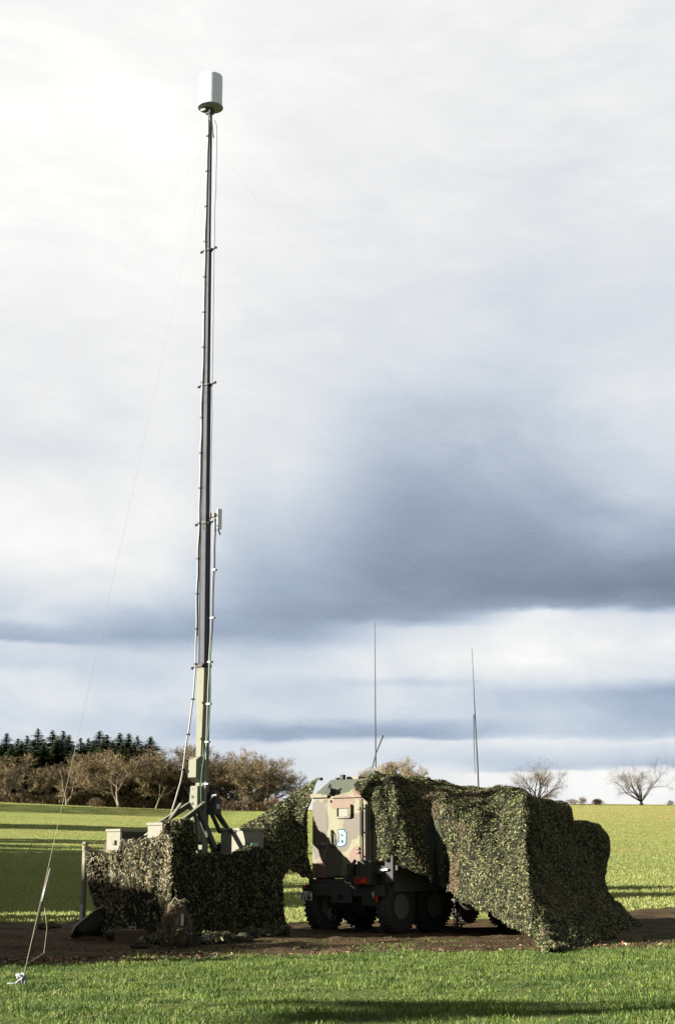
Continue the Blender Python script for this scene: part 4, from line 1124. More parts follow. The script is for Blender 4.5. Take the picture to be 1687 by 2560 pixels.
# trailer net: sunlit end
c = []
def TLP(px, py, y): return TL.o + rv * TL.ony(px, py, y).x + hv * y + up * TL.ony(px, py, y).z
def endcol(px, top, y0=-.12, bot=2352, mid=None):
    out = [TLP(px, top + 2, y0 + .06), TLP(px, top + 14, y0)]
    for py in (2150, 2200, 2250, 2300): 
        if py > top + 30: out.append(TLP(px, py, y0 - (mid or 0)))
    w_ = TLP(px, bot, y0 - .05); w_.z = max(w_.z, .03); out.append(w_); return out
c.append([P(208, 2108, 35.4), P(212, 2125, 35.3), P(216, 2160, 35.3), P(224, 2210, 35.3), P(234, 2250, 35.3), P(238, 2290, 35.3), P(243, 2338, 35.3)])
c.append(endcol(240, 2128)); c.append(endcol(270, 2124)); c.append(endcol(294, 2122)); c.append(endcol(304, 2098)); c.append(endcol(335, 2098, mid=-.04)); c.append(endcol(370, 2092))
c.append(endcol(395, 2086)); c.append(endcol(412, 2056)); c.append([P(427, 2056, 34.4), P(428, 2080, 34.0), P(430, 2150, 33.8), P(431, 2230, 33.7), P(433, 2300, 33.6), G(436, 2364)])
def shade_t(u, v_):  # garnish thinned so the dark backing imitates shade low on the net
    d = math.hypot((u - .62) / .17, (v_ - .72) / .22) + .3 * noise.noise((u * 10, v_ * 7, 4))
    return 1.0 if d < 1 else 0
net('camouflage_net', 'pale sunlit camouflage net hanging over the end of the mast trailer', c, rows=46, sub=8, dens=800, seed=21, fold=.09, angsd=.55, leaf='net_leaf_pale', plain=shade_t, lsize=.78, bare=.3)
c = []
def sidecol(px, top, x_=1.18, bot=2350):
    f = lambda py: TL.w(*TL.onx(px, py, x_))
    a = f(top); out = [a - rv * .3, a, f(2160), f(2220), f(2290)]
    b_ = f(bot); b_.z = .03; out.append(b_); return out
c.append([P(405, 2052, 34.7), P(426, 2054, 34.1), P(428, 2110, 33.95), P(430, 2160, 33.8), P(431, 2230, 33.7), P(433, 2300, 33.6), G(436, 2364)])
c.append(sidecol(452, 2054)); c.append(sidecol(478, 2058)); c.append(sidecol(487, 2128)); c.append(sidecol(520, 2138, 1.2)); c.append(sidecol(560, 2130)); c.append(sidecol(600, 2134, 1.22)); c.append(sidecol(650, 2120)); c.append(sidecol(690, 2160))
e_ = sidecol(704, 2180); c.append(e_)
for (x_, y_, z_) in ((.7, 4.15, 1.95), (0, 4.3, 2.1), (-.8, 4.3, 2.1), (-1.3, 4.1, 2.0)):
    w3 = TL.w
    c.append([w3(x_ * .9, y_ - .3, z_ + .03), w3(x_, y_, z_), w3(x_, y_ + .05, 1.5), w3(x_, y_ + .08, 1.0), w3(x_, y_ + .1, .5), w3(x_, y_ + .12, .04)])
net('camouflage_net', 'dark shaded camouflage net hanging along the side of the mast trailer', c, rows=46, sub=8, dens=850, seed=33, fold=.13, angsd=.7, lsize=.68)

# poles that hold the right net up
for (p, h_) in ((P(1308, 1998, 37.6), 'under the near ridge of the big net'), (P(1417, 2022, 42.4), 'under the step of the big net beside the cab'), (P(1490, 2074, 44.9), 'under the far end of the big net')):
    base = Vector((p.x, p.y, 0)); po = empty('net_pole', base)
    g_ = MB(); g_.tube([(0, 0, 0), (0, 0, p.z - .05)], .025, 8); g_.build('pole', M['olive_dark'], po)
    g_ = MB(); g_.lathe([(.02, 0), (.12, .02), (.12, .035), (.02, .05)], 12, M=Matrix.Translation((0, 0, p.z - .08))); g_.build('spreader', M['olive_dark'], po)
    tag(po, 'upright pole standing ' + h_, 'pole', 'poles inside the net')

# ------------------------------------------------------------------ things on the ground
def lump(name, label, cat, p, size, mat, seed, flat=.0, dents=.18, rot=0, group=None):
    import bmesh
    bm = bmesh.new(); bmesh.ops.create_icosphere(bm, subdivisions=4, radius=1.0)
    for v_ in bm.verts:
        d = v_.co.normalized(); q = Vector((math.copysign(abs(d.x) ** (1 - flat), d.x), math.copysign(abs(d.y) ** (1 - flat), d.y), math.copysign(abs(d.z) ** (1 - flat), d.z)))
        k = 1 + dents * noise.fractal(d * 1.7 + Vector((seed, 0, 0)), 1, 2, 4)
        v_.co = Vector((q.x * size[0] * k, q.y * size[1] * k, max(-.02, q.z * size[2] * k + size[2] * .75)))
    me = bpy.data.meshes.new(name); bm.to_mesh(me); bm.free()
    for f_ in me.polygons: f_.use_smooth = True
    me.materials.append(mat)
    o = link(name, me); o.location = p; o.rotation_euler = (0, 0, rot); tag(o, label, cat, group); return o
def garnish_on(o, n_, dens_seed, mat):
    rs_ = np.random.RandomState(dens_seed); me = o.data; vs_ = np.array([v_.co[:] for v_ in me.vertices]); ns = np.array([v_.normal[:] for v_ in me.vertices])
    idx = rs_.choice(len(vs_), n_); p = vs_[idx]; nn = ns[idx]; t = np.cross(nn, rs_.normal(size=(n_, 3))); t /= np.linalg.norm(t, axis=1, keepdims=True) + 1e-6
    s_ = np.cross(nn, t); ln = rs_.uniform(.04, .11, (n_, 1)); V_ = np.zeros((n_, 4, 3))
    for k, (a, b_) in enumerate(((-.5, -1), (-.5, 1), (.5, 1), (.5, -1))): V_[:, k] = p + nn * rs_.uniform(.01, .05, (n_, 1)) + t * ln * a + (s_ + nn * .5) * .011 * b_
    me2 = fast_mesh('garnish', V_, 4, [(0, 1, 2, 3)], mat); g_ = link('garnish', me2, o); g_['kind'] = 'stuff'; return g_
# boat-shaped tarpaulin at the trailer's left foot
g_ = MB()
p_ = [G(181, 2346), G(186, 2322), G(262, 2352), P(250, 2262, 34.6)]
tb = [(P(178, 2340, 33.9)), P(190, 2316, 33.9), P(213, 2297, 34.2), P(240, 2276, 34.6), P(262, 2268, 35.2)]
bb = [G(200, 2348), G(212, 2347), G(228, 2345), G(248, 2342), G(275, 2340)]
nb = []
for i in range(5):
    nb.append([tb[i], tb[i].lerp(bb[i], .35) + Vector((-.06, -.10, 0)), tb[i].lerp(bb[i], .7) + Vector((0, -.08, 0)), bb[i]])
full = [resample(r_, 8) for r_ in nb]
cols_ = [resample([full[i][j] for i in range(5)], 16) for j in range(8)]
vsx = [q for r_ in cols_ for q in r_]; fsx = []
for a in range(7):
    for b_ in range(15): q = a * 16 + b_; fsx.append((q, q + 1, q + 17, q + 16))
g_.add(vsx, fsx)
bk = [Vector((q.x + .15, q.y + .7, max(0, q.z - .5))) for q in cols_[0]]
o0 = len(g_.v); g_.v += [tuple(q) for q in bk]
for b_ in range(15): g_.f.append((b_ + 1, b_, o0 + b_, o0 + b_ + 1)); g_.m.append(0)
tp = g_.build('tarpaulin', M['canvas'], None, smooth=True, recenter=True); tag(tp, 'dark olive tarpaulin bulging out beside the left foot of the mast trailer', 'tarpaulin')
sol = tp.modifiers.new('thickness', 'SOLIDIFY'); sol.thickness = .03
g_ = MB(); rl_ = [q + Vector((0, -.02, .012)) - tp.location for q in cols_[0]]; g_.tube(rl_, .016, 6)
g_.tube([rl_[0], G(186, 2335) + Vector((0, 0, .25)) - tp.location, G(187, 2352) - tp.location], .014, 6); g_.build('hem', M['rope'], tp, smooth=True)
g_ = MB(); q = G(166, 2352)
g_.tube([(0, 0, .03), (.12, .02, .05), (.24, 0, .03)], .02, 6); g_.tube([(-.05, .03, .02), (.1, -.03, .04)], .018, 6)
o_ = g_.build('rag', M['cable_white'], None, smooth=True); o_.location = q; tag(o_, 'small pale rag on the mud at the tip of the tarpaulin', 'rag')
# boxes and bags
g_ = MB(); g_.box((-.33, -.18, 0), (.2, .2, .30)); g_.box((-.34, -.19, .22), (.21, .21, .25))
o_ = g_.build('ammunition_box', M['canvas_brown'], None, bevel=.03); o_.location = G(332, 2362); o_.rotation_euler = (0, 0, -.35); tag(o_, 'squat brown box on the mud before the trailer net', 'box')
g_ = MB(); g_.tube([(-.12, 0, .30), (-.1, 0, .35), (.04, 0, .35), (.06, 0, .30)], .012, 6); g_.build('handle', M['rope'], o_)
o_ = lump('kit_bag', 'round dark kit bag leaning on the trailer net behind the brown box', 'bag', G(365, 2348), (.34, .26, .34), M['canvas_brown'], 3)
g_ = MB(); g_.tube([(-.2, -.24, .3), (0, -.3, .42), (.2, -.24, .3)], .012, 6); g_.build('strap', M['canvas'], o_, smooth=True)
o_ = lump('rucksack', 'tall camouflaged rucksack with pale straps standing before the shaded trailer net', 'rucksack', G(442, 2372), (.28, .24, .50), M['canvas_brown'], 8, dents=.25)
garnish_on(o_, 260, 4, M['net_leaf'])
g_ = MB(); g_.tube([(-.22, -.2, .1), (-.26, -.25, .4), (-.12, -.24, .72), (.02, -.15, .86)], .014, 6); g_.build('strap', M['canvas_brown'], o_, smooth=True)
g_ = MB(); g_.box((.1, -.27, .45), (.15, -.25, .68)); g_.build('buckle', M['khaki'], o_)
g_ = MB(); g_.tube([(-.12, -.1, .86), (-.05, -.1, .98), (.05, -.12, .9), (.14, -.1, .95), (.24, -.1, .88)], .012, 6); g_.build('rope_coil', M['rope'], o_, smooth=True)
o_ = lump('net_bundle', 'low heap of crumpled netting left of the tall rucksack', 'net bundle', G(388, 2366), (.32, .22, .13), M['canvas'], 11, dents=.5); garnish_on(o_, 200, 6, M['net_leaf'])
for k, (px, py) in enumerate(((478, 2372), (498, 2370))):
    g_ = MB(); b_ = G(px, py); t_ = P(px - 28, 2290 + k * 6, b_.y + .3)
    g_.beam((0, 0, 0), t_ - b_, .12, .03, Vector((0, 1, 0))); g_.box((-.07, -.05, 0), (.07, .05, .03))
    o_ = g_.build('plank', M['canvas'], None, bevel=.004); o_.location = b_; tag(o_, ('dull plank leaning on the trailer net right beside the tall rucksack', 'second dull plank leaning on the trailer net, farther from the rucksack')[k], 'plank', 'planks leaning on the trailer net')
g_ = MB(); g_.box((-.07, -.05, 0), (.07, .05, .13)); g_.box((-.06, -.055, .131), (.06, .04, .15)); g_.box((-.05, -.06, .02), (.05, -.051, .09), 1)
o_ = g_.build('lamp_box', [M['rope'], M['white_mark']], None, bevel=.012); o_.location = G(571, 2352); tag(o_, 'small pale yellow box on the mud before the trailer', 'box')
g_ = MB(); g_.lathe([(.2, 0), (.2, .05), (.17, .13), (.1, .19), (.02, .205)], 24); g_.lathe([(.205, .04), (.215, .05), (.205, .06)], 24)
o_ = g_.build('steel_helmet', M['canvas'], None, smooth=True); o_.location = G(610, 2356); tag(o_, 'rounded dark helmet lying on the mud right of the pale yellow box', 'helmet')
lump('earth_heap', 'small dark heap of earth beside the guy rope on the left', 'earth heap', G(120, 2330), (.30, .3, .13), M['mud'], 15, dents=.4)
lump('earth_heap', 'low dark clod at the left edge of the mud track', 'earth heap', G(26, 2352), (.28, .2, .06), M['mud'], 19, dents=.4)
for k, (px, py, sz, mt_, lb_, gn) in enumerate(((292, 2356, (.22, .18, .17), 'canvas', 'small dark sack lying between the tarpaulin and the brown box', 60), (404, 2350, (.24, .2, .3), 'canvas_brown', 'upright brown sack squeezed between the kit bag and the tall rucksack', 160),
        (352, 2372, (.2, .15, .09), 'canvas', 'flat crumpled cloth lying before the brown box', 0), (466, 2366, (.17, .15, .22), 'canvas_brown', 'small brown pouch at the right foot of the tall rucksack', 90), (522, 2362, (.3, .2, .10), 'canvas', 'low dark bundle on the mud right of the planks', 120))):
    o_ = lump('sack', lb_, 'sack', G(px, py), sz, M[mt_], 31 + k * 3, dents=.35)
    if gn: garnish_on(o_, gn, 50 + k, M['net_leaf'])
for k, (px, py, sz, lb_) in enumerate(((545, 2358, (.34, .2, .12), 'dark mound of bunched netting under the shaded trailer net, left of the yellow box'), (640, 2350, (.4, .22, .13), 'dark mound of bunched netting right of the round helmet'),
        (690, 2344, (.3, .2, .16), 'dark mound of bunched netting at the far corner of the trailer net'), (265, 2346, (.36, .2, .2), 'dark mound of bunched netting behind the tarpaulin'), (318, 2344, (.3, .2, .3), 'tall dark mound of bunched netting behind the brown box'))):
    o_ = lump('net_bundle', lb_, 'net bundle', G(px, py), sz, M['canvas'], 61 + k * 3, dents=.55); garnish_on(o_, 260, 70 + k, M['net_leaf'])
# rag and stick under the right net
g_ = MB(); q = P(1142, 2270, 39.0); q0 = Vector((q.x, q.y, 0))
for k in range(26):
    a_ = Vector((rnd.uniform(-.12, .12), rnd.uniform(-.1, .1), rnd.uniform(.05, .72))); a_.x *= 1 - a_.z * .6
    g_.add([a_, a_ + Vector((rnd.uniform(-.09, .09), .02, rnd.uniform(-.1, .1))), a_ + Vector((rnd.uniform(-.05, .05), -.03, -.16))], [(0, 1, 2)])
g_.tube([(0, 0, 0), (.0, 0, .4), (-.03, 0, .75)], .02, 6)
o_ = g_.build('leafy_branch', M['net_leaf_pale'], None); o_.location = q0; tag(o_, 'sunlit leafy branch standing under the lifted edge of the big net', 'branch')

# ------------------------------------------------------------------ trees
def grow_tree(seed, H, spread, trunk_frac=.25, limbs=6, tw=1800, twlen=.9, twr=.03, r0=.035, droop=0.0, levels=3, lean=.0, sides=5):
    rg = random.Random(seed); tr = MB(); ends = []
    r0 = r0 * H
    def seg(p, d, ln, r, lv):
        n = 4; pts = [p.copy()]; rr_ = [r]
        for i in range(n):
            d = (d + Vector((rg.gauss(0, .13), rg.gauss(0, .13), rg.gauss(0, .07) + (.05 if lv > 0 else .0) - droop * lv * .04))).normalized()
            pts.append(pts[-1] + d * ln / n); rr_.append(r * (1 - .62 * (i + 1) / n))
        tr.tube(pts, rr_, sides if lv < 2 else 3, cap=False)
        if lv >= 1:
            for q in pts[1:]: ends.append((q, d.copy(), ln))
        if lv < levels:
            kids = rg.choice((3, 4, 4)) if lv else limbs
            for k in range(kids):
                t = rg.uniform(.45, 1.0) if lv else 1.0 - .35 * (k / limbs)
                j = min(n - 1, int(t * n)); base = pts[j].lerp(pts[j+1], t * n - j) if j < n else pts[-1]
                a = 2 * math.pi * (k / kids) + rg.uniform(-.5, .5)
                tilt = rg.uniform(.35 if levels < 4 else .1, 1.15 if levels < 4 else 1.25) if lv == 0 else rg.uniform(.3, .9)
                ax_ = d.orthogonal().normalized(); ax_.rotate(Matrix.Rotation(a, 3, d))
                nd = (d * math.cos(tilt) + ax_ * math.sin(tilt)).normalized()
                if lv == 0: nl = (H * (1 - trunk_frac)) * rg.uniform(.5, .72) * (1.0 if tilt < .7 else spread) * (1.15 if levels > 3 and tilt < .5 else 1.0)
                else: nl = ln * rg.uniform(.45, .68)
                seg(base, nd, nl, max(.012, rr_[min(j, n)] * rg.uniform(.45, .62)), lv + 1)
    seg(Vector((0, 0, -.3)), Vector((lean, 0, 1)).normalized(), H * trunk_frac + .3, r0, 0)
    # scale to the wished height
    top = max(v_[2] for v_ in tr.v); k = (H * .95) / top
    tr.v = [(a * k, b_ * k, c_ * k if c_ > 0 else c_) for a, b_, c_ in tr.v]
    E_ = np.array([[*(q * k), *d] for q, d, l in ends])
    rs_ = np.random.RandomState(seed); idx = rs_.choice(len(E_), tw); p = E_[idx, :3] + rs_.normal(0, .25, (tw, 3)) * np.array([1, 1, .7])
    d = E_[idx, 3:] + rs_.normal(0, .7, (tw, 3)); d[:, 2] += .25 - droop; d /= np.linalg.norm(d, axis=1, keepdims=True)
    ln = rs_.uniform(.4, 1.0, (tw, 1)) * twlen; s_ = np.cross(d, rs_.normal(size=(tw, 3))); s_ /= np.linalg.norm(s_, axis=1, keepdims=True) + 1e-6
    V_ = np.zeros((tw, 3, 3)); V_[:, 0] = p - s_ * twr; V_[:, 1] = p + s_ * twr; V_[:, 2] = p + d * ln
    V_[..., 2] = np.maximum(V_[..., 2], .3)
    return tr, V_
def tree_proto(seed, H, mat_t, mat_c, name='leafless_tree', **kw):
    root = empty(name, (0, 0, 0)); tr, V_ = grow_tree(seed, H, **kw)
    tr.build('trunk', mat_t, root, smooth=True)
    link('crown', fast_mesh('crown', V_, 3, [(0, 1, 2)], mat_c), root)
    return root
used = set()
def place(proto, px, Y, scale, rz, label, cat, group=None, sx=1.0, base=None):
    if proto.name not in used: o = proto; used.add(proto.name)
    else:
        o = proto.copy(); COL.objects.link(o)
        for ch_ in proto.children: c_ = ch_.copy(); COL.objects.link(c_); c_.parent = o
    X = (px - CX) * Y / 3865.0
    o.location = (X, Y, float(terrain(X, Y)) if base is None else base); o.rotation_euler = (0, 0, rz); o.scale = (scale * sx, scale * sx, scale)
    tag(o, label, cat, group); return o
def conifer_proto(seed, H=10.0):
    root = empty('conifer', (0, 0, 0)); rg = np.random.RandomState(seed)
    t = MB(); t.tube([(0, 0, -.3), (0, 0, H * .5), (0, 0, H * .98)], [H * .016, H * .01, .02], 6); t.build('trunk', M['bark'], root, smooth=True)
    Vs = []
    z = H * .10
    while z < H * .985:
        k = 1 - z / H; rad_ = H * .235 * (k ** .72) * rg.uniform(.75, 1.15) + .06; nb_ = int(15 + 12 * k)
        for i in range(nb_):
            a = rg.rand() * 6.283; rr_ = rad_ * rg.uniform(.65, 1.15); d = np.array([math.cos(a), math.sin(a), 0]); s_ = np.array([-d[1], d[0], 0])
            dz_ = -rr_ * rg.uniform(.12, .45)
            for j in range(7):
                u0 = j / 7; c0 = np.array([0, 0, z]) + d * rr_ * u0 + np.array([0, 0, dz_ * u0 * u0]); w = rr_ * (.36 * (1 - u0) + .13)
                for sg_ in (-1, 1):
                    tip = c0 + s_ * sg_ * w * rg.uniform(.7, 1.3) + d * rr_ * .2 + np.array([0, 0, -w * rg.uniform(.1, .9)])
                    Vs.append([c0 - d * .05 * rr_, c0 + d * rr_ * .17, tip])
        z += H * .017 * (1 + k)
    for i in range(40):
        a = rg.rand() * 6.283; zz = H * rg.uniform(.9, 1.0); c0 = np.array([0, 0, zz]); Vs.append([c0, c0 + np.array([0, 0, .12]), c0 + np.array([math.cos(a) * .2, math.sin(a) * .2, .02])])
    link('crown', fast_mesh('crown', np.array(Vs), 3, [(0, 1, 2)], M['needles']), root)
    return root
ORD = ['first', 'second', 'third', 'fourth', 'fifth', 'sixth', 'seventh', 'eighth', 'ninth', 'tenth', 'eleventh', 'twelfth', 'thirteenth', 'fourteenth', 'fifteenth', 'sixteenth', 'seventeenth', 'eighteenth', 'nineteenth', 'twentieth']
def pyH(py_top, px, Y):                          # height of a tree at (px, Y) whose top is at photo row py_top
    X = (px - CX) * Y / 3865.0; return zof(py_top, Y) - float(terrain(X, Y))
cons = [conifer_proto(40 + i) for i in range(3)]
cx_list = [(-20, 1846), (10, 1834), (38, 1848), (62, 1840), (89, 1822), (126, 1826), (152, 1828), (168, 1838), (197, 1846), (216, 1846), (244, 1826), (264, 1838), (296, 1834), (318, 1834), (340, 1840), (372, 1842)]
for i, (px, pt) in enumerate(cx_list):
    Y = 412 + rnd.uniform(-8, 12); h_ = pyH(pt, px, Y)
    place(cons[i % 3], px, Y, h_ / 10.0, rnd.uniform(0, 6), ('%s conifer from the left rising above the brown wood' % ORD[i]) if i else 'dark conifer standing at the left edge of the wood', 'conifer', 'conifers in the wood', sx=rnd.uniform(1.5, 2.3))
for i, (px, pt) in enumerate(((24, 1862), (48, 1850), (76, 1868), (106, 1856), (138, 1846), (180, 1864), (230, 1852), (255, 1848), (278, 1850), (304, 1856), (326, 1860), (352, 1872))):
    Y = 400 + rnd.uniform(-4, 6)
    place(cons[(i * 2) % 3], px, Y, pyH(pt, px, Y) / 10.0, rnd.uniform(0, 6), '%s of the lower dark conifers between the tall ones, counted from the left' % ORD[i], 'conifer', 'lower conifers in the wood', sx=rnd.uniform(1.2, 2.1))
# a second, denser rank of conifers closes the wood behind
for i, px in enumerate((-40, -5, 28, 48, 76, 108, 138, 176, 204, 230, 256, 280, 304, 328, 352)):
    Y = 436 + rnd.uniform(-6, 8); place(cons[(i + 1) % 3], px, Y, pyH(1868 + rnd.uniform(-10, 14), px, Y) / 10.0, rnd.uniform(0, 6), 'dark conifer in the rank behind the tallest conifers of the wood', 'conifer', 'rear rank of conifers', sx=1.35)
dec = [tree_proto(60 + i, 12.0, M['bark'], M[('twigs', 'twigs_warm', 'twigs_grey', 'twigs_warm')[i]], spread=1.0, trunk_frac=.22, limbs=7, tw=5200, twlen=1.0, twr=.035, levels=3) for i in range(4)]
dec += [tree_proto(70 + i, 12.0, M['bark_pale'], M['twigs_tan'], spread=1.0, trunk_frac=.28, limbs=6, tw=3800, twlen=.9, twr=.032, levels=3) for i in range(2)]
dl_ = [(-20, 1885, 395), (22, 1878, 392), (62, 1905, 388), (108, 1915, 386), (140, 1908, 390), (168, 1885, 384), (205, 1902, 388), (240, 1872, 392), (272, 1866, 390), (298, 1868, 385), (330, 1895, 388), (362, 1880, 386), (398, 1868, 392), (432, 1852, 405), (455, 1880, 388),
       (487, 1870, 392), (520, 1860, 402), (548, 1862, 396), (578, 1862, 405), (600, 1885, 392), (628, 1882, 388), (662, 1886, 384), (690, 1925, 384)]
for i, (px, pt, Y) in enumerate(dl_):
    pr_ = dec[i % 4] if i not in (5, 9, 16, 18) else dec[4 + i % 2]
    lab = '%s brown leafless tree from the left along the front of the wood' % (ORD[i] if i < 20 else ('twenty-first', 'twenty-second', 'rightmost')[i - 20])
    place(pr_, px, Y, pyH(pt, px, Y) / 12.0, rnd.uniform(0, 6), lab, 'tree', 'bare trees along the wood edge', sx=rnd.uniform(1.0, 1.25))
for i, px in enumerate((0, 45, 90, 135, 180, 225, 285, 345, 385, 420, 470, 505, 545, 590, 640)):
    Y = 420 + rnd.uniform(-6, 6); place(dec[(i + 2) % 4], px, Y, pyH((1880 if px > 200 else 1912) + rnd.uniform(0, 25), px, Y) / 12.0, rnd.uniform(0, 6), 'brown leafless tree deeper inside the wood behind the front trees', 'tree', 'inner trees of the wood', sx=1.3)
# pale forked saplings in front of the wood
for i, (px, pt) in enumerate(((167, 1905), (298, 1930), (390, 1945))):
    sp_ = tree_proto(90 + i, 8.0, M['bark_pale'], M['twigs_tan'], name='pale_sapling', spread=.6, trunk_frac=.35, limbs=3, tw=160, twlen=.6, twr=.02, levels=2, r0=.028)
    place(sp_, px, 376, pyH(pt, px, 376) / 8.0, i * 2.0, ('pale forked young tree before the wood, crossed by the guy rope', 'pale Y-shaped young tree before the middle of the wood', 'pale double-stemmed young tree before the wood, left of the mast')[i], 'tree', 'pale young trees before the wood')
# solitary trees on the right hand crest
t_ = tree_proto(101, 11.0, M['bark'], M['twigs'], spread=1.3, trunk_frac=.16, limbs=13, tw=7500, twlen=.75, twr=.011, levels=4, r0=.08)
place(t_, 1343, 366, pyH(1885, 1343, 366) / 11.0, .3, 'bare rounded tree on the crest just above the netted ridge', 'tree', None, sx=1.0)
t_ = tree_proto(117, 11.0, M['bark'], M['twigs'], spread=1.35, trunk_frac=.12, limbs=11, tw=6000, twlen=.8, twr=.011, levels=4, r0=.08)
place(t_, 1602, 368, pyH(1884, 1602, 368) / 11.0, 1.9, 'bare wide-spreading tree near the right end of the crest', 'tree', None, sx=1.05)
t_ = tree_proto(131, 11.0, M['bark_pale'], M['twigs_tan'], spread=1.1, trunk_frac=.15, limbs=10, tw=15000, twlen=.8, twr=.035, levels=4)
place(t_, 992, 360, pyH(1890, 992, 360) / 11.0, 2.0, 'dense tan tree rising behind the shelter roof, right of the antenna', 'tree', None, sx=1.05)
c_ = place(t_, 925, 372, pyH(1912, 925, 372) / 11.0, 4.0, 'lower tan tree half hidden behind the antenna mount', 'tree', None, sx=.95)
# shrubs on the crest
def shrub(px, py_top, w_, Y, mat, label, seed, n_=700, name='shrub', group=None, tl_=.5):
    rs_ = np.random.RandomState(seed); X = (px - CX) * Y / 3865.0; z0_ = float(terrain(X, Y)); H = max(.8, zof(py_top, Y) - z0_)
    p = rs_.normal(0, .42, (n_, 3)) * np.array([w_ * .5, w_ * .4, 0]); hh = rs_.rand(n_) ** .8 * H * np.exp(-(p[:, 0] / (w_ * .62)) ** 2); p[:, 2] = hh * .75
    d = rs_.normal(0, .5, (n_, 3)); d[:, 2] = np.abs(d[:, 2]) + .6; d /= np.linalg.norm(d, axis=1, keepdims=True)
    s_ = np.cross(d, rs_.normal(size=(n_, 3))); s_ /= np.linalg.norm(s_, axis=1, keepdims=True)
    V_ = np.zeros((n_, 3, 3)); V_[:, 0] = p - s_ * .03; V_[:, 1] = p + s_ * .03; V_[:, 2] = p + d * tl_ * rs_.uniform(.5, 1.2, (n_, 1))
    root = empty(name, (X, Y, z0_)); link('twigs', fast_mesh('twigs', V_, 3, [(0, 1, 2)], mat), root)
    st = MB()
    for k in range(7):
        a = rs_.uniform(-w_ * .35, w_ * .35); st.tube([(a * .4, 0, -.1), (a, rs_.uniform(-.2, .2), H * .6)], [.05, .02], 4)
    st.build('stems', M['bark'], root)
    tag(root, label, 'shrub', group)
shrub(1428, 1996, 4.6, 372, M['twigs'], 'grey thin shrub on the crest between the two solitary trees', 5, 420)
shrub(1455, 1992, 2.6, 374, M['twigs_tan'], 'wispy upright shrub on the crest beside the orange bush', 6, 260, tl_=1.0)
shrub(1492, 1995, 3.0, 371, M['twigs_red'], 'rounded orange-brown bush on the crest left of the wide tree', 7, 1100)
shrub(1674, 1999, 2.2, 371, M['twigs_tan'], 'small pale bush at the right end of the crest', 8, 240)
shrub(241, 1990, 4.4, 374, M['twigs_red'], 'orange-brown bush at the foot of the wood', 9, 1300, name='bush')
# hedge below the right end of the wood
rs_ = np.random.RandomState(77)
def thicket(name, px0, px1, Y, hgt, n_, mat, label, cat, kind=None, depth=3.0, w_=.045, ln_=1.0):
    px = rs_.uniform(px0, px1, n_); Yy = Y + rs_.uniform(-depth / 2, depth / 2, n_); X = (px - CX) * Yy / 3865.0; z0_ = terrain(X, Yy)
    hv_ = hgt * np.array([.7 + .5 * noise.noise((q * .03, 0, hgt)) + .25 * noise.noise((q * .15, 2, hgt)) for q in px])
    p = np.stack([X, Yy, z0_ + rs_.rand(n_) * hv_], -1); d = rs_.normal(0, .35, (n_, 3)); d[:, 2] = 1; d /= np.linalg.norm(d, axis=1, keepdims=True)
    s_ = np.cross(d, rs_.normal(size=(n_, 3))); s_ /= np.linalg.norm(s_, axis=1, keepdims=True); l_ = rs_.uniform(.4, 1, (n_, 1)) * ln_
    V_ = np.zeros((n_, 3, 3)); V_[:, 0] = p - s_ * w_; V_[:, 1] = p + s_ * w_; V_[:, 2] = p + d * l_
    o = link(name, fast_mesh(name, V_, 3, [(0, 1, 2)], mat)); tag(o, label, cat, None, kind); return o
thicket('hedge', 540, 735, 370, 3.0, 9000, M['twigs_red'], 'reddish-brown bare hedge below the right end of the wood', 'hedge')
thicket('undergrowth', -60, 560, 392, 3.4, 26000, M['twigs'], 'brown undergrowth along the foot of the wood', 'undergrowth', 'stuff', depth=10, w_=.07, ln_=1.4)
thicket('inner_undergrowth', -60, 660, 440, 9.0, 42000, M['twigs'], 'dark tangled undergrowth deep inside the wood', 'undergrowth', 'stuff', depth=18, w_=.12, ln_=2.0)
# farmhouse glimpsed between the trees
hx = (597 - CX) * 402 / 3865.0
hs = empty('farmhouse', (hx, 402, float(terrain(hx, 402)))); tag(hs, 'small white farmhouse with blue-grey roof glimpsed through the wood', 'house')
g_ = MB(); g_.prism([(-2.2, 0), (2.2, 0), (2.2, 3.4), (0, 5.6), (-2.2, 3.4)], -2, 2, 'y'); wl = g_.build('wall', M['house_wall'], hs)
g_ = MB(); g_.prism([(-2.5, 3.25), (-2.35, 3.1), (0, 5.5), (2.35, 3.1), (2.5, 3.25), (0, 5.8)], -2.3, 2.3, 'y'); g_.build('roof', M['house_roof'], hs)
for sx in (-1, 1): g_ = MB(); g_.box((sx - .35, -2.05, 1.6), (sx + .35, -2.005, 2.8)); g_.build('window', M['house_roof'], hs)
hx = (612 - CX) * 378 / 3865.0
hs = empty('garden_shed', (hx, 378, float(terrain(hx, 378)))); tag(hs, 'tiny white gabled shed standing before the hedge', 'shed')
g_ = MB(); g_.prism([(-.7, 0), (.7, 0), (.7, 2.2), (0, 3.3), (-.7, 2.2)], -.7, .7, 'y'); g_.build('wall', M['house_wall'], hs)
g_ = MB(); g_.prism([(-.85, 2.2), (-.8, 2.05), (0, 3.25), (.8, 2.05), (.85, 2.2), (0, 3.5)], -.8, .8, 'y'); g_.build('roof', M['house_roof'], hs)

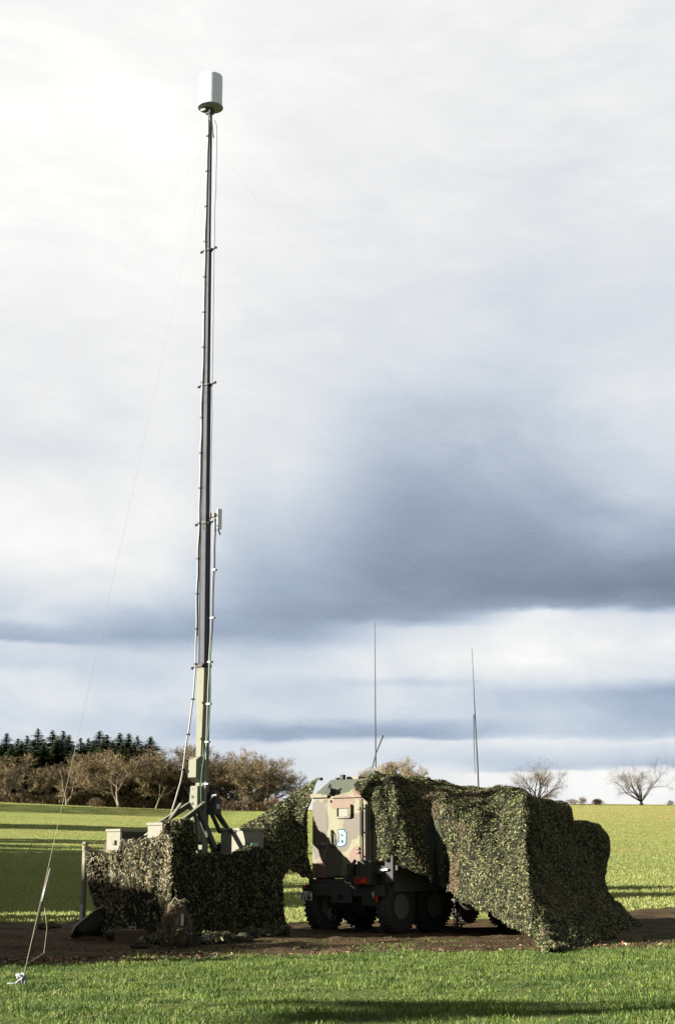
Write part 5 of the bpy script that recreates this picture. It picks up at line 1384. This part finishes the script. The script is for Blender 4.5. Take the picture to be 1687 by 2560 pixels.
# wood outside the frame on the left: its long winter shadow lies over the field
SV = -SUN_H                                   # direction in which shadows run
rs_ = np.random.RandomState(5)
Vw = []
def crown_cloud(x_, y_, h_, r_, n_):
    z0_ = float(terrain(x_, y_)); p = rs_.normal(0, .5, (n_, 3)) * np.array([r_, r_, 0]) + np.array([x_, y_, 0]); p[:, 2] = z0_ + rs_.rand(n_) * h_
    a = rs_.normal(0, .9, (n_, 3, 3)); Vw.append(p[:, None, :] + a)
tan_e = math.tan(SUN_EL)
for i in range(46):
    Y = 62 + i * 2.15; X = -.24 * Y - 9 - rs_.rand() * 6
    tgt = -.03 * Y + 4                         # shadows reach roughly this far right
    h_ = min(22, max(7, (tgt - X) * tan_e * rs_.uniform(.3, 1.0)))
    if i in (33, 34, 38, 39, 40, 43): continue
    crown_cloud(X, Y - 10, h_, 1.6, 240 if i < 26 else 110)
for (X, Y, h_) in ((-22, 44, 4.2), (-24, 50.5, 7.0), *[(-63 - k % 3, 186 + 2.4 * k, 15 + 2 * (k % 2)) for k in range(10)], *[(-98 - 3 * (k % 3), 282 + 4.2 * k, 20 + 3 * (k % 2)) for k in range(18)]):
    crown_cloud(X, Y, h_, 1.3, 260)
for i in range(26):
    Y = 19.5 + i * .75; crown_cloud(-25 - rs_.rand() * 1.5, Y, 5.6 + .8 * rs_.rand() - (max(0, 21.5 - Y)) * .8, .7, 330)
for (X, Y, h_) in ((-34, 9.8, 13.2),): crown_cloud(X, Y, h_, 1.3, 22)
for (X, Y, h_) in ((-42, 48.8, 18.5), (-43, 54.6, 19)): crown_cloud(X, Y, h_, .35, 240)
ow = link('roadside_wood', fast_mesh('roadside_wood', np.concatenate(Vw), 3, [(0, 1, 2)], M['needles'])); tag(ow, 'evergreen wood beside the field, left of the view', 'wood', None, 'stuff')
# brown leaves and straw along the track's front edge
rs_ = np.random.RandomState(91); n_ = 900
X = rs_.uniform(-8, 9, n_); k_ = rs_.rand(n_) < .45; X[k_] = rs_.normal(-4.3, 1.0, k_.sum())
Yl = front_edge(X) + rs_.normal(.35, .5, n_); z_ = terrain(X, Yl) + .045
c_ = np.stack([X, Yl, z_], -1)[:, None, :]; V_ = c_ + rs_.normal(0, 1, (n_, 4, 3)) * np.array([.028, .028, .018])
tag(link('fallen_leaves', fast_mesh('fallen_leaves', V_, 4, [(0, 1, 2, 3)], islands('dry_leaves', [(0, (.08, .045, .025)), (.6, (.20, .11, .055)), (.9, (.33, .22, .13)), (1, (.5, .45, .35))], .9))), 'dry brown leaves scattered along the front edge of the track', 'leaves', None, 'stuff')

rs_ = np.random.RandomState(17); Vt = []
for i in range(170):
    x_ = rs_.uniform(-7, 8); y_ = rs_.uniform(17, float(front_edge(x_)) + (4 if rs_.rand() < .4 else 0)); z_ = float(terrain(x_, y_))
    for k in range(int(rs_.uniform(5, 14))):
        a = rs_.rand() * 6.28; l_ = rs_.uniform(.04, .11); o_ = np.array([x_, y_, z_]) + rs_.normal(0, .03, 3) * [1, 1, 0]; d_ = np.array([math.cos(a) * .6, math.sin(a) * .6, .9]) * l_; w_ = np.array([-math.sin(a), math.cos(a), 0]) * rs_.uniform(.003, .008)
        Vt.append([o_ - w_ * .5, o_ + w_ * .5, o_ + d_ * .6 + w_, o_ + d_ * np.array([1.2, 1.2, .85])])
tag(link('weeds', fast_mesh('weeds', np.array(Vt), 4, [(0, 1, 2), (0, 2, 3)], islands('weed_leaves', [(0, (.05, .09, .02)), (.5, (.14, .20, .04)), (.8, (.26, .26, .10)), (1, (.40, .33, .2))], .7, .3, .3))), 'coarser weeds and dead stalks standing in the grass', 'weeds', None, 'stuff')
